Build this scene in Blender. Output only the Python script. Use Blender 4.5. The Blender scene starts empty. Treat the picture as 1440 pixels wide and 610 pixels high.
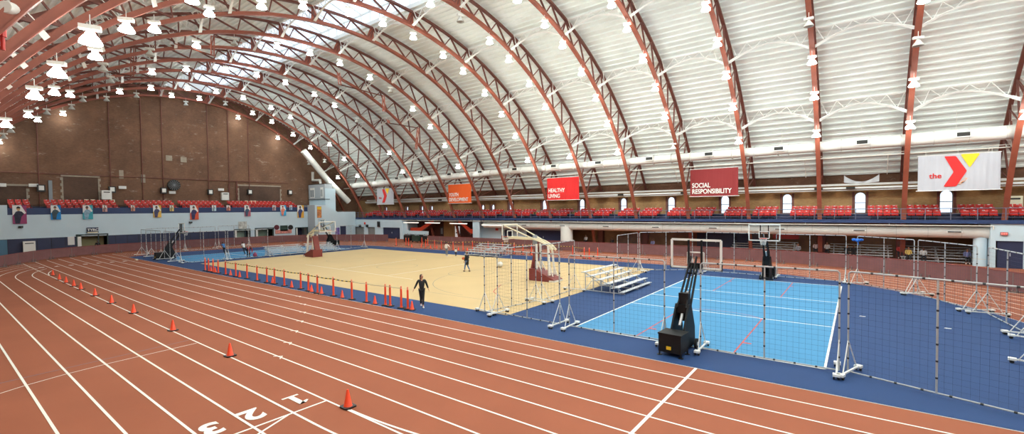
import bpy, bmesh, math, random
from mathutils import Vector, Matrix
random.seed(7)
sin, cos, pi = math.sin, math.cos, math.pi
rad, deg = math.radians, math.degrees
S = bpy.context.scene
COL = S.collection

# ------------------------------------------------------------------ hall frame
# Hall coordinates: X runs down the hall (away, to the picture's left), Y across it, Z up.
# Blender x = -X.
CY, CZ, RI = 26.05, -6.62, 29.36          # arch circle
def AX(i): return -9.47 + 6.22 * i        # plane of truss i
def depth(th): return 1.42 + 1.6 * (abs(th) / 48.0) ** 2
def RO(th): return RI + depth(th)
def arc(th, R): t = rad(th); return (CY + R * sin(t), CZ + R * cos(t))
def B(X, Y, Z=0.0): return Vector((-X, Y, Z))

# ------------------------------------------------------------------ materials
MATS = {}
def mat(name, col, rough=0.6, metal=0.0, noise=0.0, nscale=6.0, emit=0.0, ecol=None, bump=0.0, bscale=40.0, spec=0.5):
    if name in MATS: return MATS[name]
    m = bpy.data.materials.new(name); m.use_nodes = True
    nt = m.node_tree; b = nt.nodes['Principled BSDF']
    b.inputs['Roughness'].default_value = rough
    b.inputs['Metallic'].default_value = metal
    b.inputs['Specular IOR Level'].default_value = spec
    c = (*col, 1)
    b.inputs['Base Color'].default_value = c
    tc = None
    if noise > 0 or bump > 0:
        tc = nt.nodes.new('ShaderNodeTexCoord')
    if noise > 0:
        n = nt.nodes.new('ShaderNodeTexNoise'); n.inputs['Scale'].default_value = nscale; n.inputs['Detail'].default_value = 5
        nt.links.new(tc.outputs['Object'], n.inputs['Vector'])
        r = nt.nodes.new('ShaderNodeValToRGB')
        r.color_ramp.elements[0].position = 0.3; r.color_ramp.elements[1].position = 0.7
        r.color_ramp.elements[0].color = tuple(max(0, x * (1 - noise)) for x in col) + (1,)
        r.color_ramp.elements[1].color = tuple(min(1, x * (1 + noise)) for x in col) + (1,)
        nt.links.new(n.outputs['Fac'], r.inputs['Fac']); nt.links.new(r.outputs['Color'], b.inputs['Base Color'])
    if bump > 0:
        n = nt.nodes.new('ShaderNodeTexNoise'); n.inputs['Scale'].default_value = bscale
        nt.links.new(tc.outputs['Object'], n.inputs['Vector'])
        bp = nt.nodes.new('ShaderNodeBump'); bp.inputs['Strength'].default_value = bump; bp.inputs['Distance'].default_value = 0.01
        nt.links.new(n.outputs['Fac'], bp.inputs['Height']); nt.links.new(bp.outputs['Normal'], b.inputs['Normal'])
    if emit > 0:
        b.inputs['Emission Color'].default_value = (*(ecol or col), 1); b.inputs['Emission Strength'].default_value = emit
    MATS[name] = m
    return m

def lin(r, g, b):
    f = lambda v: (v / 255 / 12.92) if v / 255 <= 0.04045 else ((v / 255 + 0.055) / 1.055) ** 2.4
    return (f(r), f(g), f(b))

M_TRACK = mat('track_rubber', lin(146, 86, 64), 0.85, noise=0.07, nscale=0.35, bump=0.15, bscale=60, spec=0.12)
M_BLUE = mat('blue_rubber_floor', lin(36, 62, 106), 0.75, noise=0.05, nscale=0.4, spec=0.2)
M_LBLUE = mat('light_blue_floor', lin(70, 136, 180), 0.7, noise=0.03, nscale=0.5, spec=0.2)
M_TAN = mat('tan_court_floor', lin(204, 175, 126), 0.6, noise=0.04, nscale=0.3, spec=0.35)
M_WLINE = mat('white_line_paint', lin(240, 238, 230), 0.7)
M_RLINE = mat('red_line_paint', lin(200, 80, 74), 0.7)
M_GLINE = mat('gray_line_paint', lin(150, 140, 120), 0.7)
M_FLINE = mat('faint_blue_line_paint', lin(122, 98, 104), 0.8)
M_CONC = mat('gray_concrete', lin(120, 112, 108), 0.9, noise=0.08, nscale=0.8)
M_STEEL = mat('red_oxide_steel', lin(148, 80, 62), 0.5, noise=0.14, nscale=1.3, spec=0.4)
M_STEELD = mat('dark_red_steel', lin(112, 62, 52), 0.55, noise=0.1, nscale=1.5)
M_WSTEEL = mat('white_painted_steel', lin(240, 240, 236), 0.45)
M_PIPE = mat('white_pipe_paint', lin(226, 222, 212), 0.5)
M_DUCT = mat('white_duct_paint', lin(226, 224, 218), 0.45, noise=0.04, nscale=0.8)
M_DARK = mat('dark_vent', lin(40, 38, 36), 0.7)
M_LWALL = mat('pale_blue_wall_paint', lin(198, 216, 226), 0.75, noise=0.03, nscale=0.5)
M_NAVY = mat('navy_wall_pad', lin(36, 42, 74), 0.55, noise=0.08, nscale=1.0)
M_NAVYR = mat('navy_fascia', lin(34, 54, 96), 0.6)
M_SEAT = mat('red_plastic_seat', lin(196, 34, 26), 0.35)
M_MAROON = mat('maroon_mesh_fabric', lin(120, 80, 80), 0.85, noise=0.1, nscale=2.0)
M_MRAIL = mat('dark_red_rail', lin(120, 46, 44), 0.5)
M_GREYPOST = mat('gray_post', lin(120, 110, 108), 0.5)
M_TUBE = mat('gray_pvc_tube', lin(176, 178, 180), 0.4)
M_BLACK = mat('black_plastic', lin(24, 24, 26), 0.45)
M_BLACKM = mat('black_powder_steel', lin(20, 20, 22), 0.55, spec=0.25)
M_RUBBER = mat('black_rubber', lin(18, 18, 18), 0.8)
M_NET = mat('dark_net_cord', lin(46, 58, 82), 0.8)
M_WNET = mat('white_net_cord', lin(228, 226, 220), 0.8)
M_ORANGE = mat('safety_orange_plastic', (0.90, 0.075, 0.02), 0.45)
M_ORANGEC = mat('pale_orange_cap', lin(246, 150, 120), 0.5)
M_YELLOW = mat('yellow_plastic', lin(232, 190, 40), 0.5)
M_ALU = mat('brushed_aluminium', lin(222, 224, 226), 0.4, metal=0.25)
M_RIM = mat('orange_red_rim', lin(214, 62, 44), 0.4)
M_WHITEP = mat('white_paint', lin(236, 234, 228), 0.5)
M_CREAM = mat('cream_paint', lin(236, 228, 200), 0.5)
M_PAD = mat('maroon_vinyl_pad', lin(124, 48, 42), 0.5)
M_GLASSB = None
M_SHADE = mat('lit_acrylic_bell', lin(255, 250, 240), 0.3, emit=60.0, ecol=(0.90, 0.98, 0.94))
M_SHADEOFF = mat('unlit_acrylic_bell', lin(196, 196, 190), 0.25)
M_BALLAST = mat('white_ballast_box', lin(222, 220, 212), 0.5)
M_TUBEL = mat('fluorescent_lens', lin(255, 252, 240), 0.4, emit=3.0, ecol=(1, 0.95, 0.85))
M_SKIN = mat('skin', lin(196, 146, 118), 0.55)
M_SKIND = mat('deep_skin', lin(110, 74, 56), 0.55)
M_HAIRB = mat('dark_brown_hair', lin(64, 36, 30), 0.6)
M_HAIRK = mat('black_hair', lin(24, 20, 20), 0.6)
M_BCLOTH = mat('black_cloth', lin(26, 26, 30), 0.8)
M_WCLOTH = mat('white_cloth', lin(228, 226, 224), 0.8)
M_BANW = mat('white_banner_cloth', lin(184, 184, 192), 0.8)
M_GRAYW = mat('gray_panel', lin(138, 144, 150), 0.7)
M_SHUT = mat('gray_roller_shutter', lin(132, 132, 130), 0.6)

def glass_mat(name, tint, gloss=0.08, dens=0.9):
    m = bpy.data.materials.new(name); m.use_nodes = True
    nt = m.node_tree; nt.nodes.clear()
    o = nt.nodes.new('ShaderNodeOutputMaterial'); mx = nt.nodes.new('ShaderNodeMixShader')
    t = nt.nodes.new('ShaderNodeBsdfTransparent'); g = nt.nodes.new('ShaderNodeBsdfGlossy')
    t.inputs['Color'].default_value = (*tint, 1); g.inputs['Roughness'].default_value = 0.05
    mx.inputs['Fac'].default_value = gloss
    nt.links.new(t.outputs[0], mx.inputs[1]); nt.links.new(g.outputs[0], mx.inputs[2]); nt.links.new(mx.outputs[0], o.inputs['Surface'])
    return m
M_GLASS = glass_mat('clear_glazing', (0.93, 0.96, 1.0))
M_GLASSB = glass_mat('backboard_glass', (0.93, 0.95, 0.96), 0.06)

def brick_mat(name, c1, c2, mortar, patch=None):
    m = bpy.data.materials.new(name); m.use_nodes = True
    nt = m.node_tree; b = nt.nodes['Principled BSDF']; b.inputs['Roughness'].default_value = 0.9
    tc = nt.nodes.new('ShaderNodeTexCoord')
    sp = nt.nodes.new('ShaderNodeSeparateXYZ'); nt.links.new(tc.outputs['Object'], sp.inputs[0])
    ad = nt.nodes.new('ShaderNodeMath'); ad.operation = 'ADD'
    nt.links.new(sp.outputs['X'], ad.inputs[0]); nt.links.new(sp.outputs['Y'], ad.inputs[1])
    cb = nt.nodes.new('ShaderNodeCombineXYZ'); nt.links.new(ad.outputs[0], cb.inputs['X']); nt.links.new(sp.outputs['Z'], cb.inputs['Y'])
    br = nt.nodes.new('ShaderNodeTexBrick'); br.inputs['Scale'].default_value = 1.0
    br.inputs['Brick Width'].default_value = 0.22; br.inputs['Row Height'].default_value = 0.075; br.inputs['Mortar Size'].default_value = 0.008
    br.inputs['Color1'].default_value = (*c1, 1); br.inputs['Color2'].default_value = (*c2, 1); br.inputs['Mortar'].default_value = (*mortar, 1)
    nt.links.new(cb.outputs[0], br.inputs['Vector'])
    n = nt.nodes.new('ShaderNodeTexNoise'); n.inputs['Scale'].default_value = 0.35; n.inputs['Detail'].default_value = 8; n.inputs['Roughness'].default_value = 0.7
    nt.links.new(tc.outputs['Object'], n.inputs['Vector'])
    r = nt.nodes.new('ShaderNodeValToRGB'); r.color_ramp.elements[0].position = 0.35; r.color_ramp.elements[0].color = (0.72, 0.70, 0.68, 1)
    r.color_ramp.elements[1].position = 0.68; r.color_ramp.elements[1].color = (1.2, 1.16, 1.1, 1)
    nt.links.new(n.outputs['Fac'], r.inputs['Fac'])
    mx = nt.nodes.new('ShaderNodeMix'); mx.data_type = 'RGBA'; mx.blend_type = 'MULTIPLY'; mx.inputs['Factor'].default_value = 1
    nt.links.new(br.outputs['Color'], mx.inputs[6]); nt.links.new(r.outputs['Color'], mx.inputs[7])
    out = mx.outputs[2]
    if patch:
        # pale efflorescence flecks in the bricks
        mp = nt.nodes.new('ShaderNodeMapping'); mp.inputs['Scale'].default_value = (1, 0.5, 1.6)
        nt.links.new(tc.outputs['Object'], mp.inputs[0])
        n2 = nt.nodes.new('ShaderNodeTexNoise'); n2.inputs['Scale'].default_value = 1.5; n2.inputs['Detail'].default_value = 6; n2.inputs['Roughness'].default_value = 0.75
        nt.links.new(mp.outputs[0], n2.inputs['Vector'])
        r2 = nt.nodes.new('ShaderNodeValToRGB'); r2.color_ramp.elements[0].position = 0.60; r2.color_ramp.elements[1].position = 0.74
        nt.links.new(n2.outputs['Fac'], r2.inputs['Fac'])
        m2 = nt.nodes.new('ShaderNodeMix'); m2.data_type = 'RGBA'; m2.inputs[7].default_value = (*patch, 1)
        nt.links.new(r2.outputs['Color'], m2.inputs['Factor']); nt.links.new(out, m2.inputs[6]); out = m2.outputs[2]
    nt.links.new(out, b.inputs['Base Color'])
    return m
M_BRICK = brick_mat('old_brown_brick', lin(112, 80, 62), lin(128, 92, 70), lin(112, 88, 74), lin(176, 160, 146))
M_BRICKT = brick_mat('tan_brick', lin(172, 136, 92), lin(158, 120, 80), lin(150, 124, 94))

def roof_mat():
    m = bpy.data.materials.new('white_roof_deck'); m.use_nodes = True
    nt = m.node_tree; b = nt.nodes['Principled BSDF']; b.inputs['Roughness'].default_value = 0.6
    tc = nt.nodes.new('ShaderNodeTexCoord'); n = nt.nodes.new('ShaderNodeTexNoise'); n.inputs['Scale'].default_value = 0.5; n.inputs['Detail'].default_value = 6
    nt.links.new(tc.outputs['Object'], n.inputs['Vector'])
    r = nt.nodes.new('ShaderNodeValToRGB'); r.color_ramp.elements[0].position = 0.3; r.color_ramp.elements[1].position = 0.7
    r.color_ramp.elements[0].color = (*lin(232, 236, 232), 1); r.color_ramp.elements[1].color = (*lin(242, 247, 243), 1)
    nt.links.new(n.outputs['Fac'], r.inputs['Fac']); nt.links.new(r.outputs['Color'], b.inputs['Base Color'])
    return m
M_ROOF = roof_mat()

def stripe_mat(name, c1, c2, period):
    m = bpy.data.materials.new(name); m.use_nodes = True
    nt = m.node_tree; b = nt.nodes['Principled BSDF']
    tc = nt.nodes.new('ShaderNodeTexCoord'); sp = nt.nodes.new('ShaderNodeSeparateXYZ'); nt.links.new(tc.outputs['Object'], sp.inputs[0])
    a = nt.nodes.new('ShaderNodeMath'); a.operation = 'MULTIPLY'; a.inputs[1].default_value = 1 / period; nt.links.new(sp.outputs['X'], a.inputs[0])
    f = nt.nodes.new('ShaderNodeMath'); f.operation = 'FRACT'; nt.links.new(a.outputs[0], f.inputs[0])
    g = nt.nodes.new('ShaderNodeMath'); g.operation = 'GREATER_THAN'; g.inputs[1].default_value = 0.5; nt.links.new(f.outputs[0], g.inputs[0])
    mx = nt.nodes.new('ShaderNodeMix'); mx.data_type = 'RGBA'; mx.inputs[6].default_value = (*c1, 1); mx.inputs[7].default_value = (*c2, 1)
    nt.links.new(g.outputs[0], mx.inputs['Factor']); nt.links.new(mx.outputs[2], b.inputs['Base Color'])
    return m
M_CHAIN = stripe_mat('black_yellow_chain', lin(30, 28, 26), lin(226, 190, 60), 0.44)
M_TAPE = mat('thin_gray_tape', lin(150, 140, 130), 0.6)

# ------------------------------------------------------------------ mesh builder
class MB:
    """Collects shapes and links them as ONE mesh object. Coordinates are Blender coordinates."""
    def __init__(s): s.v = []; s.f = []; s.mi = []; s.mats = []
    def _m(s, m):
        if m not in s.mats: s.mats.append(m)
        return s.mats.index(m)
    def poly(s, pts, m=None):
        k = len(s.v); s.v += [Vector(p) for p in pts]; s.f.append(list(range(k, k + len(pts)))); s.mi.append(s._m(m)); return s
    def add(s, verts, faces, m=None):
        k = len(s.v); s.v += [Vector(p) for p in verts]; i = s._m(m)
        for f in faces: s.f.append([k + a for a in f]); s.mi.append(i)
        return s
    def box(s, a, b, m=None):
        x0, x1 = sorted((a[0], b[0])); y0, y1 = sorted((a[1], b[1])); z0, z1 = sorted((a[2], b[2]))
        v = [(x, y, z) for x in (x0, x1) for y in (y0, y1) for z in (z0, z1)]
        return s.add(v, [(0, 1, 3, 2), (4, 6, 7, 5), (0, 4, 5, 1), (2, 3, 7, 6), (0, 2, 6, 4), (1, 5, 7, 3)], m)
    def bar(s, p, q, w, h=None, up=(0, 0, 1), m=None, w2=None, h2=None):
        """rectangular bar from p to q; w across, h along up"""
        p = Vector(p); q = Vector(q); h = h or w; w2 = w2 or w; h2 = h2 or h
        d = (q - p)
        if d.length < 1e-6: return s
        d.normalize(); u = Vector(up); u = u - d * u.dot(d)
        if u.length < 1e-4:
            u = Vector((1, 0, 0)) - d * d.x
            if u.length < 1e-4: u = Vector((0, 1, 0))
        u.normalize(); r = d.cross(u)
        v = []
        for c, ww, hh in ((p, w, h), (q, w2, h2)):
            for a, b2 in ((-1, -1), (1, -1), (1, 1), (-1, 1)): v.append(c + r * a * ww / 2 + u * b2 * hh / 2)
        return s.add(v, [(3, 2, 1, 0), (4, 5, 6, 7), (0, 1, 5, 4), (1, 2, 6, 5), (2, 3, 7, 6), (3, 0, 4, 7)], m)
    def tube(s, pts, r, n=8, m=None, caps=True, rs=None):
        pts = [Vector(p) for p in pts]; N = len(pts); v = []; fr = None
        for i, p in enumerate(pts):
            d = (pts[min(i + 1, N - 1)] - pts[max(i - 1, 0)]).normalized()
            if fr is None:
                u = Vector((0, 0, 1)) - d * d.z
                if u.length < 1e-3: u = Vector((1, 0, 0)) - d * d.x
            else: u = fr - d * fr.dot(d)
            u.normalize(); fr = u; w = d.cross(u); rr = rs[i] if rs else r
            for k in range(n):
                a = 2 * pi * k / n; v.append(p + u * cos(a) * rr + w * sin(a) * rr)
        f = []
        for i in range(N - 1):
            for k in range(n):
                a = i * n + k; b2 = i * n + (k + 1) % n; f.append((a, b2, b2 + n, a + n))
        if caps: f.append(tuple(reversed(range(n)))); f.append(tuple(range((N - 1) * n, N * n)))
        return s.add(v, f, m)
    def lathe(s, prof, c=(0, 0, 0), n=16, m=None):
        c = Vector(c); v = []; f = []
        for r, z in prof:
            for k in range(n):
                a = 2 * pi * k / n; v.append(c + Vector((r * cos(a), r * sin(a), z)))
        for i in range(len(prof) - 1):
            for k in range(n):
                a = i * n + k; b2 = i * n + (k + 1) % n; f.append((a, b2, b2 + n, a + n))
        return s.add(v, f, m)
    def prism(s, pts, d, m=None):
        """polygon pts swept by vector d"""
        pts = [Vector(p) for p in pts]; d = Vector(d); n = len(pts)
        v = pts + [p + d for p in pts]
        f = [tuple(reversed(range(n))), tuple(range(n, 2 * n))] + [(i, (i + 1) % n, n + (i + 1) % n, n + i) for i in range(n)]
        return s.add(v, f, m)
    def ball(s, c, r, m=None, n=10, k=7, sc=(1, 1, 1)):
        c = Vector(c); v = []; f = []
        for i in range(k + 1):
            t = pi * i / k
            for j in range(n):
                a = 2 * pi * j / n; v.append(c + Vector((r * sc[0] * sin(t) * cos(a), r * sc[1] * sin(t) * sin(a), r * sc[2] * cos(t))))
        for i in range(k):
            for j in range(n): f.append((i * n + j, (i + 1) * n + j, (i + 1) * n + (j + 1) % n, i * n + (j + 1) % n))
        return s.add(v, f, m)
    def build(s, name, m=None, parent=None, smooth=False, loc=None, rz=0.0):
        me = bpy.data.meshes.new(name); me.from_pydata([tuple(a) for a in s.v], [], s.f)
        for k in s.mats: me.materials.append(k if k is not None else m)
        for p, i in zip(me.polygons, s.mi): p.material_index = i; p.use_smooth = smooth
        me.validate(); me.update()
        if smooth:
            try: me.set_sharp_from_angle(angle=rad(40))
            except Exception: pass
        o = bpy.data.objects.new(name, me); COL.objects.link(o)
        if parent is not None: o.parent = parent
        if loc is not None: o.location = loc
        if rz: o.rotation_euler = (0, 0, rz)
        return o

def tag(o, label=None, cat=None, group=None, kind=None):
    if label: o['label'] = label
    if cat: o['category'] = cat
    if group: o['group'] = group
    if kind: o['kind'] = kind
    return o
def empty(name, loc=(0, 0, 0), rz=0.0, label=None, cat=None, group=None):
    o = bpy.data.objects.new(name, None); COL.objects.link(o); o.location = loc; o.rotation_euler = (0, 0, rz); o.empty_display_size = 0.3
    return tag(o, label, cat, group)
KIDS = {}
def kids(o):
    return [c for c in KIDSRC.get(o.name, [])]
KIDSRC = {}
def freeze(o):
    """remember the children of a prototype so copies can be made without bpy.ops"""
    for c in bpy.data.objects:
        if c.parent is not None: KIDSRC.setdefault(c.parent.name, [])
    KIDSRC[o.name] = [c for c in bpy.data.objects if c.parent == o]
    for c in KIDSRC[o.name]: freeze(c)
    return o
def copy_tree(o, parent=None):
    c = o.copy(); COL.objects.link(c)
    if parent is not None: c.parent = parent
    for ch in KIDSRC.get(o.name, []): copy_tree(ch, c)
    return c
def place(proto, n, loc, rz=0.0, label=None, group=None):
    """n==0 uses the prototype itself, later ones are copies"""
    o = proto if n == 0 else copy_tree(proto)
    o.location = loc; o.rotation_euler = (0, 0, rz)
    if label: o['label'] = label
    if group: o['group'] = group
    return o
def struct(mb, name, m=None, smooth=False):
    return tag(mb.build(name, m, smooth=smooth), kind='structure')

ORD = ['zeroth', 'first', 'second', 'third', 'fourth', 'fifth', 'sixth', 'seventh', 'eighth', 'ninth', 'tenth', 'eleventh', 'twelfth', 'thirteenth', 'fourteenth', 'fifteenth', 'sixteenth', 'seventeenth', 'eighteenth', 'nineteenth', 'twentieth']
TENS = ['', '', 'twenty', 'thirty', 'forty', 'fifty', 'sixty', 'seventy']
def ordn(k):
    if k <= 20: return ORD[k]
    if k % 10 == 0: return TENS[k // 10][:-1] + 'ieth'
    return TENS[k // 10] + '-' + ORD[k % 10]

def text_mesh(txt, size, mtl, name, parent, loc, rot, bold=0.02, ext=0.006, align='LEFT', sx=1.0):
    cu = bpy.data.curves.new(name, 'FONT'); cu.body = txt; cu.size = size; cu.offset = bold * size; cu.extrude = ext; cu.align_x = align
    t = bpy.data.objects.new(name, cu); COL.objects.link(t)
    dg = bpy.context.evaluated_depsgraph_get(); me = bpy.data.meshes.new_from_object(t.evaluated_get(dg))
    COL.objects.unlink(t); bpy.data.objects.remove(t); bpy.data.curves.remove(cu)
    me.materials.clear(); me.materials.append(mtl)
    o = bpy.data.objects.new(name, me); COL.objects.link(o); o.parent = parent; o.location = loc; o.rotation_euler = rot; o.scale = (sx, 1, 1)
    return o

# ------------------------------------------------------------------ camera
f_px, ya, pit, rol, cyy = 638.531, 0.9196112, 0.0287713, -0.0110467, 312.2201
fh = Vector((cos(ya), sin(ya), 0)); r0 = Vector((-sin(ya), cos(ya), 0))
fw = fh * cos(pit) - Vector((0, 0, sin(pit)))
up0 = fw.cross(r0)
if up0.z < 0: up0 = -up0
rr = r0 * cos(rol) + up0 * sin(rol); uu = -r0 * sin(rol) + up0 * cos(rol)
fl = lambda v: Vector((-v.x, v.y, v.z))
cam = bpy.data.cameras.new('camera'); cam.sensor_fit = 'HORIZONTAL'; cam.sensor_width = 36.0; cam.lens = f_px / 1440 * 36
cam.shift_x = 0; cam.shift_y = (cyy - 305.0) / 1440; cam.clip_end = 500; cam.clip_start = 0.05
camo = bpy.data.objects.new('camera', cam); COL.objects.link(camo)
X_, Y_, Z_ = fl(rr), fl(uu), -fl(fw)
mm = Matrix(((X_.x, Y_.x, Z_.x, 0), (X_.y, Y_.y, Z_.y, 0), (X_.z, Y_.z, Z_.z, 5.1), (0, 0, 0, 1)))
camo.matrix_world = mm
S.camera = camo
def proj(X, Y, Z):
    P = Vector((X, Y, Z - 5.1)); z = P.dot(fw)
    if z <= 0.1: return None
    return (720 + f_px * P.dot(rr) / z, cyy - f_px * P.dot(uu) / z, z)
def seen(X, Y, Z, mar=25):
    q = proj(X, Y, Z)
    return q is not None and -mar < q[0] < 1440 + mar and -mar < q[1] < 610 + mar
def backY(px, py, Y):
    d = fw + rr * (px - 720) / f_px - uu * (py - cyy) / f_px; t = Y / d.y; return (d.x * t, 5.1 + d.z * t)
def backX(px, py, X):
    d = fw + rr * (px - 720) / f_px - uu * (py - cyy) / f_px; t = X / d.x; return (d.y * t, 5.1 + d.z * t)

# ================================================================== FLOOR
OC, OR_ = 23.4, 16.8       # oval centre line (Y) and inner radius
XA, XB = 10.3, 53.0        # centres of the two bends
def slab(mb, pts, z0, z1, m=None):
    mb.prism([B(x, y, z0) for x, y in pts], (0, 0, z1 - z0), m)
mb = MB(); mb.box(B(-28, -5, -0.3), B(84.2, 57.2, 0.0), M_TRACK); struct(mb, 'floor')
# blue infield: D shape bounded by the oval and by the sprint straight
def oval(R, a0, a1, c, n=24):
    return [(c + R * sin(rad(a0 + (a1 - a0) * k / n)), OC + R * cos(rad(a0 + (a1 - a0) * k / n))) for k in range(n + 1)]
YB = 14.82
aB = deg(math.acos((YB - OC) / OR_))
pts = oval(OR_, 0, aB, XB) + [(x, y) for x, y in oval(OR_, -aB, 0, XA)]
mb = MB(); slab(mb, pts, -0.02, 0.008, M_BLUE); tag(mb.build('floor_infield'), kind='structure')
def rect(x0, x1, y0, y1): return [(x0, y0), (x1, y0), (x1, y1), (x0, y1)]
mb = MB(); slab(mb, rect(13.35, 52.1, 17.05, 36.85), 0, 0.014, M_TAN); tag(mb.build('floor_tan_court'), kind='structure')
for nm, x0 in (('floor_blue_court', 0.78), ('floor_blue_court_far', 54.1)):
    mb = MB(); slab(mb, rect(x0, x0 + 8.85, 17.0, 35.15), 0, 0.016, M_LBLUE); tag(mb.build(nm), kind='structure')
# lines
def line(mb, p, q, w, m, z=0.021, h=0.004):
    mb.bar(B(p[0], p[1], z), B(q[0], q[1], z), w, h, m=m)
def pline(mb, pts, w, m, z=0.021):
    """continuous painted strip following pts"""
    L = []
    n = len(pts)
    for i, (x, y) in enumerate(pts):
        a = pts[max(i - 1, 0)]; b = pts[min(i + 1, n - 1)]
        dx, dy = b[0] - a[0], b[1] - a[1]; l = math.hypot(dx, dy) or 1
        nx, ny = -dy / l * w / 2, dx / l * w / 2
        L.append((B(x + nx, y + ny, z), B(x - nx, y - ny, z)))
    for i in range(n - 1): mb.poly([L[i][0], L[i][1], L[i + 1][1], L[i + 1][0]], m)
mb = MB()
xe = [68.9, 69.8, 71.2, 72.2, 72.7, 73.1, 73.8, 74.2, 74.5]
for k in range(9):
    y = 6.56 + 1.033 * k
    x1 = -24
    line(mb, (x1, y), (xe[k], y), 0.052, M_WLINE, 0.006)
line(mb, (4.03, 14.82), (4.03, 6.56), 0.085, M_WLINE, 0.008)
struct(mb, 'floor_sprint_lines')
mb = MB()
for k in range(7):
    R = OR_ + 0.951 * k; y0 = OC - R
    if k: line(mb, (XA, y0), (XB, y0), 0.06, M_WLINE, 0.006)
    # far straight
    line(mb, (XA, OC + R), (XB, OC + R), 0.045, M_WLINE, 0.006)
    a = deg(math.acos(max(-1, (YB + 0.3 - OC) / R)))
    pline(mb, oval(R, 0, a, XB, 40), 0.045, M_WLINE, 0.007)
    pline(mb, oval(R, -a, 0, XA, 40), 0.05, M_WLINE, 0.007)
    # short ends that run on to the sprint straight
    b0 = deg(math.acos(max(-1, (min(7.3, y0 + 5.6) - OC) / R)))
    pline(mb, oval(R, b0, 180, XB, 16), 0.06, M_WLINE, 0.007)
    pline(mb, oval(R, 180, 196, XA, 16), 0.06, M_WLINE, 0.007)
# start line with staggered fans
line(mb, (11.33, 6.56), (11.33, 3.65), 0.06, M_WLINE, 0.009)
pline(mb, [(11.31, 5.5), (10.9, 4.6), (10.4, 3.7), (9.7, 2.8)], 0.06, M_WLINE, 0.0095)
pline(mb, [(19.3, 0.9), (19.42, 1.3), (19.7, 1.83), (20.01, 2.73), (20.24, 3.91), (20.5, 6.5)], 0.04, M_WLINE, 0.008)
pline(mb, [(20.6, 1.3), (20.9, 3.7), (21.25, 6.5)], 0.06, M_FLINE, 0.0075)
for x, y in ((12.55, 0), (15.0, 0), (17.6, 0), (20.4, 0)):
    pass
for k, X in enumerate((26.5, 24.0, 22.1, 20.4, 18.9, 17.4, 16.0)):
    y = 13.79 - 1.033 * k * 1.0
    line(mb, (X - 0.12, y - 0.1), (X + 0.12, y + 0.1), 0.04, M_WLINE, 0.0085)
    line(mb, (X + 0.35, y - 0.1), (X + 0.11, y + 0.1), 0.04, M_WLINE, 0.0085)
struct(mb, 'floor_oval_lines')
# edge line between track and blue infield at the far side
mb = MB(); pline(mb, oval(OR_ + 0.0, 0, 60, XB, 30), 0.08, M_WLINE, 0.0125); struct(mb, 'floor_infield_edge_line')
# lane numbers (writing on the floor)
nums = empty('lane_numbers', B(12.05, 6.08, 0.011), label='white lane numerals one to three painted on the track by the start line', cat='floor marking'); nums['kind'] = 'structure'
m1 = MB()
def P1(pts): m1.prism([Vector((x, y, 0)) for x, y in pts], (0, 0, 0.003), M_WLINE)
P1([(-0.36, -0.22), (-0.28, -0.22), (-0.28, 0.22), (-0.36, 0.22)]); P1([(-0.29, -0.075), (0.36, -0.075), (0.36, 0.075), (-0.29, 0.075)])
P1([(0.36, -0.075), (0.36, 0.1), (0.24, 0.22), (0.19, 0.2), (0.23, 0.07)])
m1.build('numeral', None, nums)
for t, yy in (('2', 4.98 + 0.24), ('3', 4.07 + 0.24)):
    text_mesh(t, 0.98, M_WLINE, 'numeral', nums, (-0.36, yy - 6.08, 0), (0, 0, rad(-90)), 0.035, 0.002)
far_n = empty('lane_numbers', B(62, 11, 0.011), label='small white lane numerals painted across the far end of the sprint lanes', cat='floor marking'); far_n['kind'] = 'structure'
for k in range(8):
    text_mesh(str(8 - k), 0.8, M_WLINE, 'numeral', far_n, (-0.4, (6.9 + 1.033 * k) + 0.45 - 11, 0), (0, 0, rad(-90)), 0.03, 0.002)
# volleyball court lines
for nm, x0 in (('floor_volleyball_lines', 0.78), ('floor_volleyball_lines_far', 54.1)):
    mb = MB(); x1 = x0 + 8.85
    for a, b in (((x0, 17.0), (x1, 17.0)), ((x0, 35.15), (x1, 35.15)), ((x0, 17), (x0, 35.15)), ((x1, 17), (x1, 35.15)), ((x0, 23.1), (x1, 23.1)), ((x0, 26.07), (x1, 26.07)), ((x0, 29.1), (x1, 29.1))):
        line(mb, a, b, 0.07, M_WLINE, 0.019)
    for xr in (x0 + 2.62, x0 + 6.18):
        for ya_, yb_ in ((17.05, 23.0), (29.1, 35.1)): line(mb, (xr, ya_), (xr, yb_), 0.05, M_RLINE, 0.018)
        line(mb, (xr - 0.3, 18.6), (xr, 18.6), 0.13, M_RLINE, 0.0181); line(mb, (xr - 0.2, 33.4), (xr, 33.4), 0.12, M_RLINE, 0.0181)
    pline(mb, [(x0 + 4.4 + 1.78 * cos(rad(a)), 22.8 + 0.9 * sin(rad(a))) for a in range(0, 181, 12)], 0.04, M_RLINE, 0.0182)
    struct(mb, nm)
mb = MB()
pline(mb, [(42, 22.45), (26, 22.0)], 0.05, M_WLINE, 0.017); line(mb, (36, 22.4), (36.4, 31.3), 0.05, M_WLINE, 0.017); line(mb, (29.2, 22.2), (29.25, 31.5), 0.05, M_WLINE, 0.017)
pline(mb, [(52, 17.4), (13.5, 17.4)], 0.04, M_TAN, 0.0165)
pline(mb, [(18.7 + 6.9 * cos(rad(a)), 27 + 7.4 * sin(rad(a))) for a in range(-90, 91, 6)], 0.045, M_GLINE, 0.017)
pline(mb, [(13.5, 19.35), (22, 19.1), (33, 19.0)], 0.045, M_GLINE, 0.017)
for cx_, cy_, r_ in ((24.6, 26.8, 1.8), (33.3, 26.4, 1.8), (42.2, 26.8, 1.8)):
    pline(mb, [(cx_ + r_ * cos(rad(a)), cy_ + r_ * sin(rad(a))) for a in range(0, 361, 10)], 0.04, M_GLINE, 0.0172)
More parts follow.
